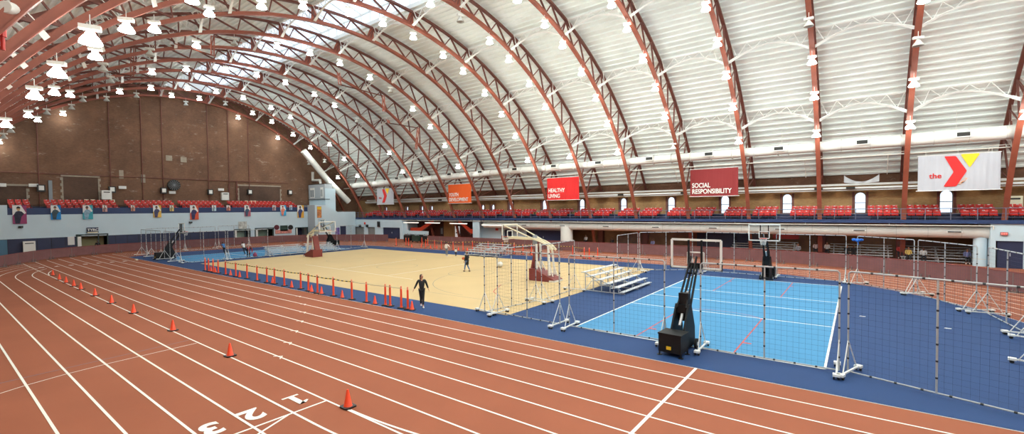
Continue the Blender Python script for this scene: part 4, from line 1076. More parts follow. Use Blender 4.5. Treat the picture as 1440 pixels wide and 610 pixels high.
mb = MB(); mb.tube([(0, 0, 1.14), (PLN, 0, 1.14)], 0.035, 8); mb.build('top_rail', M_MRAIL, fp)
mb = MB(); mb.tube([(0, 0, 0.02), (0, 0, 1.14)], 0.03, 8); mb.build('post', M_GREYPOST, fp)
for sx in (0.25, 2.35):
    mb = MB(); mb.box((sx - 0.1, -0.3, 0), (sx + 0.1, 0.3, 0.03)); mb.bar((sx, 0, 0), (sx, 0, 0.3), 0.12, 0.05); mb.build('foot', M_GREYPOST, fp)
freeze(fp); nfp = 0
for path, nm in ((pathL, 'left bend'), (pathR, 'far side')):
    pts = resample(path, PLN); c = 0
    for a, b in zip(pts, pts[1:]):
        if not (seen(a.x, a.y, 1, 30) or seen(b.x, b.y, 1, 30)): continue
        c += 1; pa, pb = B(a.x, a.y), B(b.x, b.y); ang = math.atan2(pb.y - pa.y, pb.x - pa.x)
        place(fp, nfp, pa, ang, 'maroon fabric crowd barrier, %s from the left along the %s' % (ordn(c), nm), 'maroon barrier panels around the track'); nfp += 1
# paler windscreen panel run is part of the row, a few have gray cloth behind
# ================================================================== NETS
def net_meshes(Ln):
    H_ = 3.12
    fr = MB(); fr.tube([(0.06, 0, H_), (Ln - 0.06, 0, H_)], 0.026, 8); fr2 = MB(); fr2.tube([(0, 0, 0.1), (Ln, 0, 0.1)], 0.024, 8); fr = (fr, fr2)
    posts = []
    for x in (0, Ln / 2, Ln):
        p = MB(); t = [(x, 0, 0.1), (x, 0, H_ - (0.06 if x != Ln / 2 else 0))]
        if x == 0: t += [(0.06, 0, H_)]
        if x == Ln: t += [(Ln - 0.06, 0, H_)]
        p.tube(t, 0.025, 8); posts.append(p)
    nt_ = MB(); c = 0.165; k = c
    def thin(a, b): nt_.bar(a, b, 0.003, 0.003)
    while k < Ln: thin((k, 0.02, 0.1), (k, 0.02, H_)); k += c
    k = 0.1 + c
    while k < H_: thin((0, 0.02, k), (Ln, 0.02, k)); k += c
    tie = MB()
    for x in (0, Ln / 2, Ln):
        for z in (0.5, 0.95, 1.4, 1.85, 2.3, 2.75): tie.tube([(x, 0, z - 0.025), (x, 0, z + 0.025)], 0.030, 8)
    for k in range(1, 7):
        for z in (0.1, H_): tie.tube([(Ln * k / 7 - 0.03, 0, z), (Ln * k / 7 + 0.03, 0, z)], 0.031, 8)
    feet = []
    for x in (0.0, Ln):
        s_ = 0.05 if x == 0 else -0.05; p = MB()
        p.bar((x + s_, -0.62, 0.13), (x + s_, 0.62, 0.13), 0.05, 0.045); p.bar((x + s_, -0.5, 0.15), (x, 0, 1.05), 0.026); p.bar((x + s_, 0.5, 0.15), (x, 0, 1.05), 0.026)
        p.box((x + s_ - 0.09, -0.74, 0.10), (x + s_ + 0.09, -0.55, 0.17)); p.box((x + s_ - 0.09, 0.55, 0.10), (x + s_ + 0.09, 0.74, 0.17))
        ws = []
        for y in (-0.65, 0.65):
            for dx in (-0.06, 0.06):
                w = MB(); w.tube([(x + s_ + dx - 0.018, y, 0.055), (x + s_ + dx + 0.018, y, 0.055)], 0.055, 12); ws.append(w)
        feet.append((p, ws))
    return fr, posts, nt_, tie, feet
NETC = {}
def net_frame(p, q, lab):
    p, q = B(*p), B(*q); Ln = round((q - p).length, 1)
    # snap to a few lengths so that copies share data
    Ln = min((3.6, 4.0, 4.2), key=lambda a: abs(a - Ln))
    ang = math.atan2(q.y - p.y, q.x - p.x)
    if Ln not in NETC:
        o = empty('rolling_net_frame', (0, 0, 0), cat='net frame', label='x', group='rolling net frames around the courts')
        fr, posts, nt_, tie, feet = net_meshes(Ln)
        fr[0].build('top_rail', M_TUBE, o, smooth=True); fr[1].build('bottom_rail', M_TUBE, o, smooth=True)
        for a in posts: a.build('post', M_TUBE, o, smooth=True)
        n_ = nt_.build('net', M_NET, o); n_['kind'] = 'stuff'
        t_ = tie.build('straps', M_BLACK, o); t_['kind'] = 'stuff'
        for a, ws in feet:
            ft = a.build('foot', M_WSTEEL, o)
            for w in ws: w.build('caster', M_RUBBER, ft)
        NETC[Ln] = [freeze(o), 0]
    pr = NETC[Ln]; place(pr[0], pr[1], p, ang, lab); pr[1] += 1
NETS = [((13.85, 16.95), (10.05, 16.8), 'near edge, in front of the tan court corner'), ((9.75, 16.75), (5.75, 16.95), 'near edge, left half of the light blue court'),
        ((4.42, 16.8), (0.45, 16.85), 'near edge, right of the big hoop'), ((0.2, 16.9), (-3.7, 15.6), 'nearest one, at the lower right picture edge'),
        ((14.5, 16.75), (13.85, 20.5), 'side edge, first one going back beside the tan court'), ((13.75, 20.65), (13.95, 24.65), 'side edge, second one, ending at the small bleacher'),
        ((13.7, 30.4), (13.85, 34.6), 'side edge, behind the small bleacher'), ((13.9, 35.1), (10.5, 37.6), 'far left corner of the light blue court'),
        ((9.4, 37.45), (5.4, 37.2), 'far edge, behind the glass backboard'), ((4.6, 37.1), (0.5, 37.0), 'far edge, right of the far hoop'),
        ((0.0, 36.6), (-2.6, 34.0), 'far right bend, first right of the hoop'), ((-2.7, 33.9), (-4.55, 29.9), 'far right bend, second right of the hoop'),
        ((-4.75, 29.6), (-5.25, 25.6), 'right edge, middle one'), ((-5.3, 24.9), (-4.6, 21.0), 'right edge, nearest to the picture edge'),
        ((69.0, 16.45), (65.1, 16.4), 'left group, leftmost beside the sprint lanes'), ((65.0, 16.4), (61.2, 16.35), 'left group, behind the black base'), ((60.1, 16.3), (56.2, 16.2), 'left group, right of the black hoop'),
        ((71.7, 17.6), (71.3, 21.5), 'back of the left court, first from the left'), ((71.2, 21.6), (71.2, 25.4), 'back of the left court, second from the left'), ((72.9, 26.2), (72.6, 30.1), 'back of the left court, third from the left'),
        ((54.0, 15.95), (53.6, 19.95), 'between left court and tan court, nearer one'), ((53.6, 20.15), (53.3, 24.1), 'between left court and tan court, farther one'),
        ((54.2, 33.3), (54.0, 37.3), 'behind the maroon hoop, right of the left bleacher')]
for p, q, lab in NETS: net_frame(p, q, 'gray tube net frame on casters, ' + lab)

# ================================================================== BASKETBALL HOOPS
def backboard(o, y, zb, m_frame=M_WHITEP, pad=M_BLACK):
    """board in the local XZ plane at y, front toward +y; returns part objects"""
    bd = MB(); bd.box((-0.91, y - 0.01, zb), (0.91, y + 0.01, zb + 1.07)); gl = bd.build('glass_board', M_GLASSB, o)
    fr = MB()
    for a, b in (((-0.915, zb), (0.915, zb)), ((-0.915, zb + 1.07), (0.915, zb + 1.07)), ((-0.915, zb), (-0.915, zb + 1.07)), ((0.915, zb), (0.915, zb + 1.07))):
        fr.bar((a[0], y, a[1]), (b[0], y, b[1]), 0.075, 0.05, up=(0, 1, 0))
    for a, b in (((-0.3, zb + 0.15), (0.3, zb + 0.15)), ((-0.3, zb + 0.6), (0.3, zb + 0.6)), ((-0.3, zb + 0.15), (-0.3, zb + 0.6)), ((0.3, zb + 0.15), (0.3, zb + 0.6))):
        fr.bar((a[0], y, a[1]), (b[0], y, b[1]), 0.05, 0.03, up=(0, 1, 0))
    fr.build('board_frame', m_frame, o)
    pd = MB(); pd.box((-0.96, y - 0.035, zb - 0.05), (0.96, y + 0.035, zb - 0.03)); pd.box((-0.97, y - 0.035, zb - 0.05), (-0.945, y + 0.035, zb + 0.3)); pd.box((0.945, y - 0.035, zb - 0.05), (0.97, y + 0.035, zb + 0.3)); pd.build('edge_pad', pad, o)
    rim = MB(); rim.tube([(0.225 * cos(t * pi / 10), y + 0.38 + 0.225 * sin(t * pi / 10), zb + 0.15) for t in range(21)], 0.012, 6); rim.bar((0, y, zb + 0.13), (0, y + 0.16, zb + 0.13), 0.12, 0.04); rim.build('rim', M_RIM, o)
    nt_ = MB()
    for t in range(10):
        a0 = t * pi / 5; a1 = a0 + pi / 5
        for s_ in (1, -1):
            P = [(0.22 * (1 - 0.4 * u) * cos(a0 + s_ * u * 0.9), y + 0.38 + 0.22 * (1 - 0.4 * u) * sin(a0 + s_ * u * 0.9), zb + 0.15 - 0.42 * u) for u in (0, 0.33, 0.66, 1)]
            for c, d in zip(P, P[1:]): nt_.bar(c, d, 0.012)
    nt_.build('hoop_net', M_WNET, o)
def black_hoop(loc, rz, lab, zb=2.8):
    o = empty('portable_hoop', loc, rz, label=lab, cat='basketball hoop', group='portable basketball hoops')
    b = MB(); b.box((-0.39, -1.0, 0.14), (0.39, -0.3, 0.78)); b.box((-0.41, -1.02, 0.74), (0.41, -0.28, 0.79)); b.build('ballast_box', M_BLACKM, o)
    k = MB(); k.box((-0.10, -1.03, 0.25), (0.06, -1.01, 0.36)); k.build('yellow_label', M_YELLOW, o)
    pl = MB()
    for x in (-0.25, 0.19):
        pl.prism([(x, -0.45, 0.12), (x, 0.75, 0.12), (x, 0.72, 0.75), (x, 0.38, 1.62), (x, 0.15, 1.62), (x, -0.3, 0.8)], (0.06, 0, 0))
    pl.box((-0.2, 0.12, 1.3), (0.2, 0.4, 1.6)); pl.box((-0.25, -0.3, 0.1), (0.25, 0.8, 0.2)); pl.build('side_plates', M_BLACKM, o)
    ar = MB()
    for x in (-0.2, 0.2):
        ar.bar((x * 0.8, 0.35, 1.15), (x * 0.5, 1.42, zb + 0.12), 0.06, 0.08); ar.bar((x * 0.8, 0.10, 1.5), (x * 0.5, 1.32, zb + 0.45), 0.05, 0.07)
    ar.bar((-0.2, 0.5, 1.52), (0.2, 0.5, 1.52), 0.07); ar.bar((-0.15, 1.1, zb - 0.15), (0.15, 1.1, zb - 0.15), 0.06); ar.box((-0.17, 0.25, 1.0), (0.17, 0.5, 2.0)); ar.box((-0.24, 1.38, zb - 0.0), (0.24, 1.5, zb + 0.2))
    for x in (-0.24, 0.24): ar.bar((x, 1.44, zb), (x, 1.44, zb + 1.07), 0.09, 0.05)
    ar.build('lift_arms', M_BLACKM, o)
    sp = MB(); sp.tube([(0, -0.1, 0.9), (0, 0.7, 2.0)], 0.05, 8); sp.build('gas_spring', M_ALU, o)
    backboard(o, 1.5, zb)
    for x in (-0.37, 0.37):
        for y in (-0.95, -0.35):
            w = MB(); w.tube([(x, y, 0.0), (x, y, 0.16)], 0.03, 8); w.tube([(x, y, 0.0), (x, y, 0.025)], 0.09, 12); w.build('leveling_foot', M_BLACKM, o)
        w = MB(); w.tube([(x - 0.04, 0.55, 0.18), (x + 0.04, 0.55, 0.18)], 0.18, 18); q = w.build('wheel', M_RUBBER, o)
        w = MB(); w.tube([(x - 0.05, 0.55, 0.18), (x + 0.05, 0.55, 0.18)], 0.07, 12); w.build('hub', M_ALU, q)
    return o
black_hoop(B(5.0, 16.42), rad(-4), 'black portable hoop seen from behind, nearest, on the light blue court edge', 2.78)
black_hoop(B(5.0, 36.0), pi, 'black portable hoop facing us on the far edge of the light blue court', 2.8)
black_hoop(B(60.6, 16.6), 0.0, 'distant black portable hoop at the left by the sprint lanes', 2.8)
black_hoop(B(61.6, 37.0), pi, 'distant black portable hoop behind the maroon padded hoop', 2.8)
def arm_hoop(loc, rz, lab):
    o = empty('padded_hoop', loc, rz, label=lab, cat='basketball hoop', group='padded cantilever basketball hoops')
    b = MB(); b.prism([(-0.55, -1.65, 0.02), (-0.55, -1.65, 0.18), (-0.55, 0.0, 0.85), (-0.55, 0.45, 0.85), (-0.55, 0.45, 0.02)], (1.1, 0, 0)); b.build('padded_base', M_PAD, o)
    w = MB(); w.box((-0.57, -1.68, 0.02), (0.57, -1.25, 0.14)); w.build('white_kick_plate', M_WHITEP, o)
    fp_ = MB(); fp_.prism([(-0.3, 0.30, 0.8), (-0.3, 0.48, 0.8), (-0.2, 0.2, 2.35), (-0.2, 0.05, 2.35)], (0.6, 0, 0)); fp_.build('mast_pad', M_PAD, o)
    m_ = MB()
    for x in (-0.28, 0.28):
        m_.bar((x, -0.05, 0.8), (x * 0.8, 0.0, 2.6), 0.14, 0.14); m_.bar((x * 1.2, -1.15, 0.45), (x * 0.9, -1.0, 2.5), 0.16, 0.16, w2=0.12, h2=0.12)
        m_.bar((x, -0.45, 0.7), (x * 0.9, -0.02, 1.5), 0.06); m_.bar((x, -1.40, 0.38), (x, -1.1, 1.25), 0.06)
    m_.build('mast', M_WHITEP, o)
    a_ = MB(); P = [(-1.35, 2.2), (-1.0, 2.52), (-0.4, 2.8), (0.2, 2.95), (1.2, 2.95), (2.45, 3.0)]
    for x in (-0.22, 0.22):
        for (y0_, z0_), (y1_, z1_) in zip(P, P[1:]): a_.bar((x, y0_, z0_), (x, y1_, z1_), 0.09, 0.15)
    a_.bar((-0.22, 2.4, 3.0), (0.22, 2.4, 3.0), 0.1)
    for x in (-1, 1): a_.bar((x * 0.2, -1.2, 2.45), (x * 0.75, 2.5, 3.9), 0.06, 0.07)
    a_.bar((-0.2, -1.2, 2.45), (0.2, -1.2, 2.45), 0.1); a_.bar((-0.75, 2.5, 3.92), (0.75, 2.5, 3.92), 0.05)
    a_.build('cantilever_arm', M_CREAM, o)
    sc = MB(); sc.box((-0.25, 0.25, 2.55), (0.25, 0.32, 3.2)); sc.build('shot_clock', M_GRAYW, o)
    backboard(o, 2.55, 2.88, M_WHITEP, M_PAD)
    return o
# local +y points toward the court centre; hall +X is blender -x -> rotation +90deg
arm_hoop(B(18.2, 26.95), rad(90), 'maroon padded base hoop with white cantilever arm, right end of the tan court')
arm_hoop(B(48.2, 26.95), rad(-90), 'distant maroon padded base hoop, left end of the tan court')

# ================================================================== BLEACHERS
def bleacher(rows, Ln, loc, rz, lab, rise=0.2, run=0.6, h0=0.43, frames=3, grp=None):
    """faces local -y; rows go back toward +y"""
    o = empty('bleacher', loc, rz, label=lab, cat='bleacher', group=grp)
    for r_ in range(rows):
        z = h0 + rise * r_; y = run * r_
        mb = MB(); mb.box((0, y, z - 0.04), (Ln, y + 0.25, z)); mb.build('seat_plank', M_ALU, o)
        if r_ < rows - 0: 
            mb = MB(); mb.box((0.05, y - 0.28, z - 0.30), (Ln - 0.05, y - 0.03, z - 0.26)); mb.build('foot_plank', M_ALU, o)
    fr = MB()
    for k in range(frames):
        x = 0.3 + (Ln - 0.6) * k / (frames - 1)
        for r_ in range(rows):
            fr.bar((x, run * r_ + 0.12, 0.03), (x, run * r_ + 0.12, h0 + rise * r_ - 0.04), 0.05)
        fr.bar((x, -0.28, 0.04), (x, run * (rows - 1) + 0.2, 0.04), 0.05); fr.bar((x, 0, h0 - 0.2), (x, run * (rows - 1) + 0.12, h0 + rise * (rows - 1) - 0.08), 0.05)
    for k in range(frames - 1):
        x = 0.3 + (Ln - 0.6) * k / (frames - 1); x2 = 0.3 + (Ln - 0.6) * (k + 1) / (frames - 1); y = run * (rows - 1) + 0.12
        fr.bar((x, y, 0.08), (x2, y, h0 + rise * (rows - 1) - 0.1), 0.03); fr.bar((x2, y, 0.08), (x, y, h0 + rise * (rows - 1) - 0.1), 0.03)
    fr.build('support_frame', M_ALU, o)
    return o
# faces the light blue court (hall -X = blender +x): local -y -> blender +x  => rz = +90
bleacher(5, 4.7, B(11.1, 24.75), rad(90), 'small five row aluminium bleacher beside the light blue court', 0.19, 0.55)
bleacher(5, 4.6, B(34.9, 37.15), 0, 'five row aluminium bleacher at the far edge of the tan court', 0.19, 0.55)
bleacher(5, 4.4, B(53.4, 24.4), rad(90), 'aluminium bleacher at the left end of the tan court, nearer one', 0.16, 0.42)
bleacher(5, 3.6, B(53.2, 29.0 + 0.2), rad(90), 'aluminium bleacher at the left end of the tan court, farther one', 0.16, 0.42)
for k, (x0, x1) in enumerate(((11.2, 5.0), (2.2, -2.6), (-3.1, -8.2))):
    bleacher(5, x0 - x1, B(x0, 54.2), 0, 'white plank bleacher under the long balcony, %s' % ('left one', 'middle one', 'right one by the upright duct')[k], 0.2, 0.55)
mb = MB(); mb.box((0, 0, 0), (2.4, 0.1, 0.55)); tag(mb.build('red_wall_pad', mat('red_vinyl_pad', lin(150, 40, 34), 0.5), loc=B(7.3, 56.1, 1.6)), 'long red pad hanging on the wall behind the left plank bleacher', 'pad')

# ================================================================== CONES AND STANCHIONS
cn = empty('traffic_cone', (0, 0, 0), cat='traffic cone', label='x')
mb = MB(); mb.lathe([(0.0, 0.46), (0.022, 0.46), (0.03, 0.44), (0.105, 0.045), (0.12, 0.03)], n=20); mb.build('cone_body', M_ORANGE, cn, smooth=True)
mb = MB(); mb.prism([(x, y, 0) for x, y in rounded([(-0.165, -0.165), (0.165, -0.165), (0.165, 0.165), (-0.165, 0.165)], 0.06)], (0, 0, 0.035)); mb.build('cone_base', M_BLACK, cn)
freeze(cn); nc = 0
TC = [(10.5, 6.66), (17.65, 6.6), (23.55, 6.6), (29.4, 6.6), (33.7, 6.6), (37.65, 6.6), (41.65, 6.6), (43.9, 6.6), (46.6, 6.6), (49.2, 6.6), (53.1, 6.75)]
for k, (x, y) in enumerate(TC):
    place(cn, nc, B(x, y, 0.01), 0.1 * k, 'orange cone on the inner oval line, %s counted from the one nearest us' % ordn(k + 1), 'cones on the inner lane line'); nc += 1
SC = [(44.4, 15.3), (43.2, 15.2), (40.1, 15.2), (38.4, 15.2), (33.1, 15.25), (30.1, 15.1), (27.4, 15.0), (26.2, 14.98), (24.0, 15.0), (20.9, 15.02), (18.08, 15.22)]
for k, (x, y) in enumerate(SC):
    place(cn, nc, B(x, y, 0.01), 0.07 * k, 'small orange cone between the near orange posts, %s from the left' % ordn(k + 1), 'cones among the near orange posts'); nc += 1
FC = [(48.9, 41.3), (47.4, 41.7), (45.1, 41.3), (44.15, 41.5), (39.8, 41.1), (38.3, 41.1), (28.6, 41.0), (26.4, 41.1)]
for k, (x, y) in enumerate(FC):
    place(cn, nc, B(x, y, 0.0), 0.07 * k, 'small orange cone on the far straight among the posts, %s from the left' % ordn(k + 1), 'cones among the far orange posts'); nc += 1
st = empty('delineator_post', (0, 0, 0), cat='delineator post', label='x')
mb = MB(); mb.lathe([(0.058, 0.05), (0.052, 0.98), (0.052, 1.0)], n=14); mb.lathe([(0.085, 0.04), (0.06, 0.1)], n=14); mb.build('post_tube', M_ORANGE, st, smooth=True)
mb = MB(); mb.lathe([(0.052, 1.0), (0.045, 1.05), (0.03, 1.08), (0.05, 1.11), (0.03, 1.15), (0.0, 1.155)], n=12); mb.build('post_cap', M_ORANGEC, st, smooth=True)
mb = MB(); mb.lathe([(0.0, 0.045), (0.2, 0.045), (0.22, 0.03), (0.22, 0.0)], n=16); mb.build('rubber_base', M_RUBBER, st, smooth=True)
freeze(st); ns = 0
NS = [(45.5, 15.25), (44.6, 15.2), (43.6, 15.2), (42.55, 15.2), (41.05, 15.2), (39.1, 15.2), (37.2, 15.25), (35.4, 15.2), (33.85, 15.2), (32.7, 15.2), (31.2, 15.15), (29.1, 15.2), (27.95, 15.1), (26.7, 15.0), (25.0, 15.05), (23.1, 15.05), (21.7, 15.05), (20.15, 15.15), (19.75, 15.15), (18.9, 15.2), (18.38, 15.2)]
for k, (x, y) in enumerate(NS):
    place(st, ns, B(x, y, 0.01), 0, 'orange tube post on black base, near row, %s from the left' % ordn(k + 1), 'orange posts in the near row'); ns += 1
FS = [(53, 41.9), (51.8, 42.7), (50.85, 42.4), (50.2, 44.3), (48.2, 43.6), (46.4, 41.6), (44.4, 41.35), (42.95, 41.2), (40.4, 40.75), (39.3, 41.4), (38.7, 42.5), (36.2, 42.6), (34.0, 42.7), (32.3, 42.8), (31.0, 41.0), (29.75, 41.0), (29.3, 42.0), (28.8, 43.0), (27.9, 43.4), (24.2, 42.4), (22.1, 41.05), (21.5, 41.0), (20.9, 41.65)]
for k, (x, y) in enumerate(FS):
    place(st, ns, B(x, y, 0.0), 0, 'orange tube post on the far straight, %s from the left' % ordn(k + 1), 'orange posts on the far straight'); ns += 1
def chain(p, q, n, row, tape=False):
    a, b = B(*p, 1.04), B(*q, 1.04); d = b - a; Ln = d.length; K = 8; mb = MB(); sag = 0.04 * Ln / 2
    P = [Vector((Ln * k / K, 0, -sag * 4 * (k / K) * (1 - k / K))) for k in range(K + 1)]
    if tape:
        for c, e in zip(P, P[1:]): mb.bar(c, e, 0.006, 0.02)
    else:
        for c, e in zip(P, P[1:]): mb.bar(c, e, 0.05, 0.05)
    o = mb.build('barrier_chain', M_TAPE if tape else M_CHAIN, loc=a, rz=math.atan2(d.y, d.x))
    tag(o, '%s strung between the %s and %s orange posts of the %s' % ('thin tape' if tape else 'black and yellow chain', ordn(n), ordn(n + 1), row), 'chain', 'chains between orange posts')
for k in range(4, 15): chain(NS[k], NS[k + 1], k + 1, 'near row')
for k in range(15, 19): chain(NS[k], NS[k + 1], k + 1, 'near row', True)
for k in (5, 6, 7, 8, 9, 10, 11, 12, 13, 14, 15, 16, 17, 18, 19): chain(FS[k], FS[k + 1], k + 1, 'far straight')

# ================================================================== PEOPLE
def skin_mesh(name, pts, edges, radii, m, parent, root=0, sub=2):
    me = bpy.data.meshes.new(name); me.from_pydata([tuple(p) for p in pts], edges, []); me.update()
    me.materials.append(m)
    o = bpy.data.objects.new(name, me); COL.objects.link(o)
    if parent is not None: o.parent = parent
    if not me.skin_vertices: 
        bm = bmesh.new(); bm.from_mesh(me); bm.verts.layers.skin.verify(); bm.to_mesh(me); bm.free()
    for i, r_ in enumerate(radii):
        sv = me.skin_vertices[0].data[i]; rr_ = r_ if isinstance(r_, tuple) else (r_, r_); sv.radius = rr_; sv.use_root = (i == root)
    md = o.modifiers.new('skin', 'SKIN'); md.use_smooth_shade = True
    if sub: s2 = o.modifiers.new('sub', 'SUBSURF'); s2.levels = sub; s2.render_levels = sub
    # bake modifiers to plain mesh so that parts stay simple
    dg = bpy.context.evaluated_depsgraph_get(); dg.update(); m2 = bpy.data.meshes.new_from_object(o.evaluated_get(dg))
    o.modifiers.clear(); o.data = m2
    if not m2.materials: m2.materials.append(m)
    for p in m2.polygons: p.use_smooth = True
    return o
def V(*a): return Vector(a)
def person(loc, rz, H, lab, J=None, top=M_BCLOTH, pants=M_BCLOTH, skin=M_SKIN, hair=M_HAIRB, shoes=M_WHITEP, sleeve=1.0, fingers=True, coat=None, hat=None, legs=True, long_hair=False, head_turn=0.0, grp=None):
    """local frame: facing +x, left is +y. J overrides joints; all in units of height 1.75"""
    s = H / 1.75
    j = dict(pel=V(0, 0, 0.93), waist=V(0, 0, 1.06), chest=V(0.0, 0, 1.28), neck=V(0.0, 0, 1.47), head=V(0.02, 0, 1.60),
             shL=V(0, 0.17, 1.42), elL=V(-0.02, 0.24, 1.15), wrL=V(0.06, 0.26, 0.92), shR=V(0, -0.17, 1.42), elR=V(-0.02, -0.24, 1.15), wrR=V(0.06, -0.26, 0.92),
             hiL=V(0, 0.085, 0.90), knL=V(0.04, 0.10, 0.50), anL=V(0.0, 0.10, 0.09), hiR=V(0, -0.085, 0.90), knR=V(0.04, -0.10, 0.50), anR=V(0, -0.10, 0.09))
    if J: j.update({k: V(*v) for k, v in J.items()})
    j = {k: v * s for k, v in j.items()}
    o = empty('person', loc, rz, label=lab, cat='person', group=grp)
    pts = []; ed = []; rad_ = []
    def add(p, r_, par=None):
        pts.append(p); rad_.append(tuple(x * s for x in r_) if isinstance(r_, tuple) else r_ * s); i = len(pts) - 1
        if par is not None: ed.append((par, i))
        return i
    pel = add(j['pel'], 0.085); wa = add(j['waist'], 0.08, pel); chs = add(j['chest'], 0.09, wa); nb = add(j['neck'] - V(0, 0, 0.03) * s, 0.055, chs)
    hd = (j['head'] - j['neck']).normalized()
    add(j['neck'] + hd * 0.07 * s, 0.05, nb)
    fingtips = []
    for sd in 'LR':
        sh = add(j['sh' + sd], 0.042, chs); el = add(j['el' + sd], 0.034, sh); wr = add(j['wr' + sd], 0.026, el)
        d = (j['wr' + sd] - j['el' + sd]).normalized(); side = d.cross(V(0, 1, 0)); 
        if side.length < 0.1: side = V(1, 0, 0)
        side.normalize(); pal = add(j['wr' + sd] + d * 0.07 * s, (0.034, 0.02), wr)
        if fingers:
            for k, (off, ln) in enumerate(((-0.030, 0.062), (-0.010, 0.075), (0.010, 0.072), (0.030, 0.058))):
                b0 = j['wr' + sd] + (d * 0.095 + side * off) * s; f1 = add(b0, 0.010, pal); f2 = add(b0 + (d * ln * 0.55 + V(0, 0, -0.006)) * s, 0.009, f1)
                curl = (j['pel'] - j['wr' + sd]); curl.z = 0; curl = curl.normalized() * 0.012 * s if curl.length > 0 else V(0, 0, 0)
                add(b0 + d * ln * s + curl, 0.007, f2)
            t0 = add(j['wr' + sd] + (d * 0.045 + side * 0.04) * s, 0.011, pal); add(j['wr' + sd] + (d * 0.08 + side * 0.062) * s, 0.008, t0)
    if legs:
        for sd in 'LR':
            hi = add(j['hi' + sd], 0.065, pel); kn = add(j['kn' + sd], 0.045, hi); an = add(j['an' + sd], 0.038, kn)
            fd = V(1, 0, 0); add(j['an' + sd] + V(0.10, 0, -0.05) * s, (0.035, 0.028), an)
    skin_mesh('body', pts, ed, rad_, skin, o)
    # head with face
    hc = j['head']; hm = MB(); n, k_ = 16, 12
    for i in range(k_ + 1):
        t = pi * i / k_
        for q in range(n):
            a = 2 * pi * q / n; x, y, z = sin(t) * cos(a), sin(t) * sin(a), cos(t)
            rx, ry, rz_ = 0.098, 0.078, 0.118
            if z < -0.2: rx *= 1 + 0.28 * (z + 0.2); ry *= 1 + 0.42 * (z + 0.2)
            px_ = x * rx
            if abs(a) < 0.5 or abs(a - 2 * pi) < 0.5:
                if -0.35 < z < 0.05: px_ += 0.022 * (1 - abs(z + 0.15) / 0.2 * 0.6) * (1 if q in (0,) else 0)
            hm.v.append(V(px_, y * ry, z * rz_) * s)
    for i in range(k_):
        for q in range(n): hm.f.append([i * n + q, (i + 1) * n + q, (i + 1) * n + (q + 1) % n, i * n + (q + 1) % n]); hm.mi.append(0)
    hm.mats = [skin]
    for sy in (-1, 1): hm.ball(V(-0.005, sy * 0.079, -0.01) * s, 0.022 * s, skin, 6, 5, (0.7, 0.4, 1.2))
    R3 = Matrix.Rotation(head_turn, 4, 'Z')
    hm.v = [R3 @ v + hc for v in hm.v]
    ho = hm.build('head', skin, o, smooth=True)
    fm = MB()
    for sy in (-1, 1): fm.ball(V(0.086, sy * 0.032, 0.012) * s, 0.011 * s, M_BLACK, 6, 5)
    fm.v = [R3 @ v + hc for v in fm.v]; fm.build('eyes', M_BLACK, ho)
    lm = MB(); lm.ball(V(0.078, 0, -0.062) * s, 0.018 * s, M_RIM, 6, 5, (0.4, 1, 0.35)); lm.v = [R3 @ v + hc for v in lm.v]; lm.build('lips', mat('lips', lin(160, 80, 76), 0.5), ho)
    hr = MB(); hr.ball(V(-0.022, 0, 0.022) * s, 0.1 * s, hair, 14, 9, (1.0, 0.9, 1.1))
    if long_hair: hr.ball(V(-0.065, 0, -0.07) * s, 0.07 * s, hair, 10, 7, (0.7, 1.1, 1.6))
    hr.v = [R3 @ v + hc for v in hr.v]; hr.build('hair', hair, o, smooth=True)
    if hat:
        ht_ = MB(); ht_.ball(V(-0.01, 0, 0.05) * s, 0.105 * s, hat, 14, 8, (1, 0.92, 0.75)); ht_.bar(V(0.06, 0, 0.05) * s, V(0.17, 0, 0.035) * s, 0.12 * s, 0.012 * s); ht_.v = [R3 @ v + hc for v in ht_.v]; ht_.build('cap', hat, o, smooth=True)
    # shirt
    g = 1.0; P_ = [j['pel'].lerp(j['waist'], -0.45), j['waist'], j['chest'], j['neck'].lerp(j['chest'], 0.12)]; E_ = [(0, 1), (1, 2), (2, 3)]; R_ = [0.135, 0.125, 0.145, 0.062]
    for sd in 'LR':
        a = len(P_); e_ = j['sh' + sd].lerp(j['el' + sd], min(1, sleeve * 1.0)); P_ += [j['sh' + sd], e_]; E_ += [(2, a), (a, a + 1)]; R_ += [0.068, 0.056]
        if sleeve > 0.99: P_.append(j['el' + sd].lerp(j['wr' + sd], 0.92)); E_.append((a + 1, a + 2)); R_.append(0.040)
    skin_mesh('shirt', P_, E_, [tuple(x * s for x in r_) if isinstance(r_, tuple) else r_ * s for r_ in R_], top, o)
    if legs:
        P_ = [j['pel'].lerp(j['waist'], 0.3)]; E_ = []; R_ = [0.122]
        for sd in 'LR':
            a = len(P_); P_ += [j['hi' + sd], j['kn' + sd], j['kn' + sd].lerp(j['an' + sd], 0.88)]; E_ += [(0, a), (a, a + 1), (a + 1, a + 2)]; R_ += [0.097, 0.066, 0.05]
        skin_mesh('trousers', P_, E_, [tuple(x * s for x in r_) if isinstance(r_, tuple) else r_ * s for r_ in R_], pants, o)
        for sd in 'LR':
            m_ = MB(); m_.ball(V(0.06, 0, -0.045) * s, 0.06 * s, shoes, 10, 7, (2.2, 0.8, 0.75)); m_.v = [v + j['an' + sd] for v in m_.v]; m_.build('shoe', shoes, o, smooth=True)
    if coat:
        P_ = [j['chest'], j['pel'], (j['knL'] + j['knR']) / 2 + V(-0.03, 0, 0.06) * s]; skin_mesh('coat', P_, [(0, 1), (1, 2)], [(0.17 * s, 0.13 * s), (0.19 * s, 0.14 * s), (0.23 * s, 0.17 * s)], coat, o)
    return o
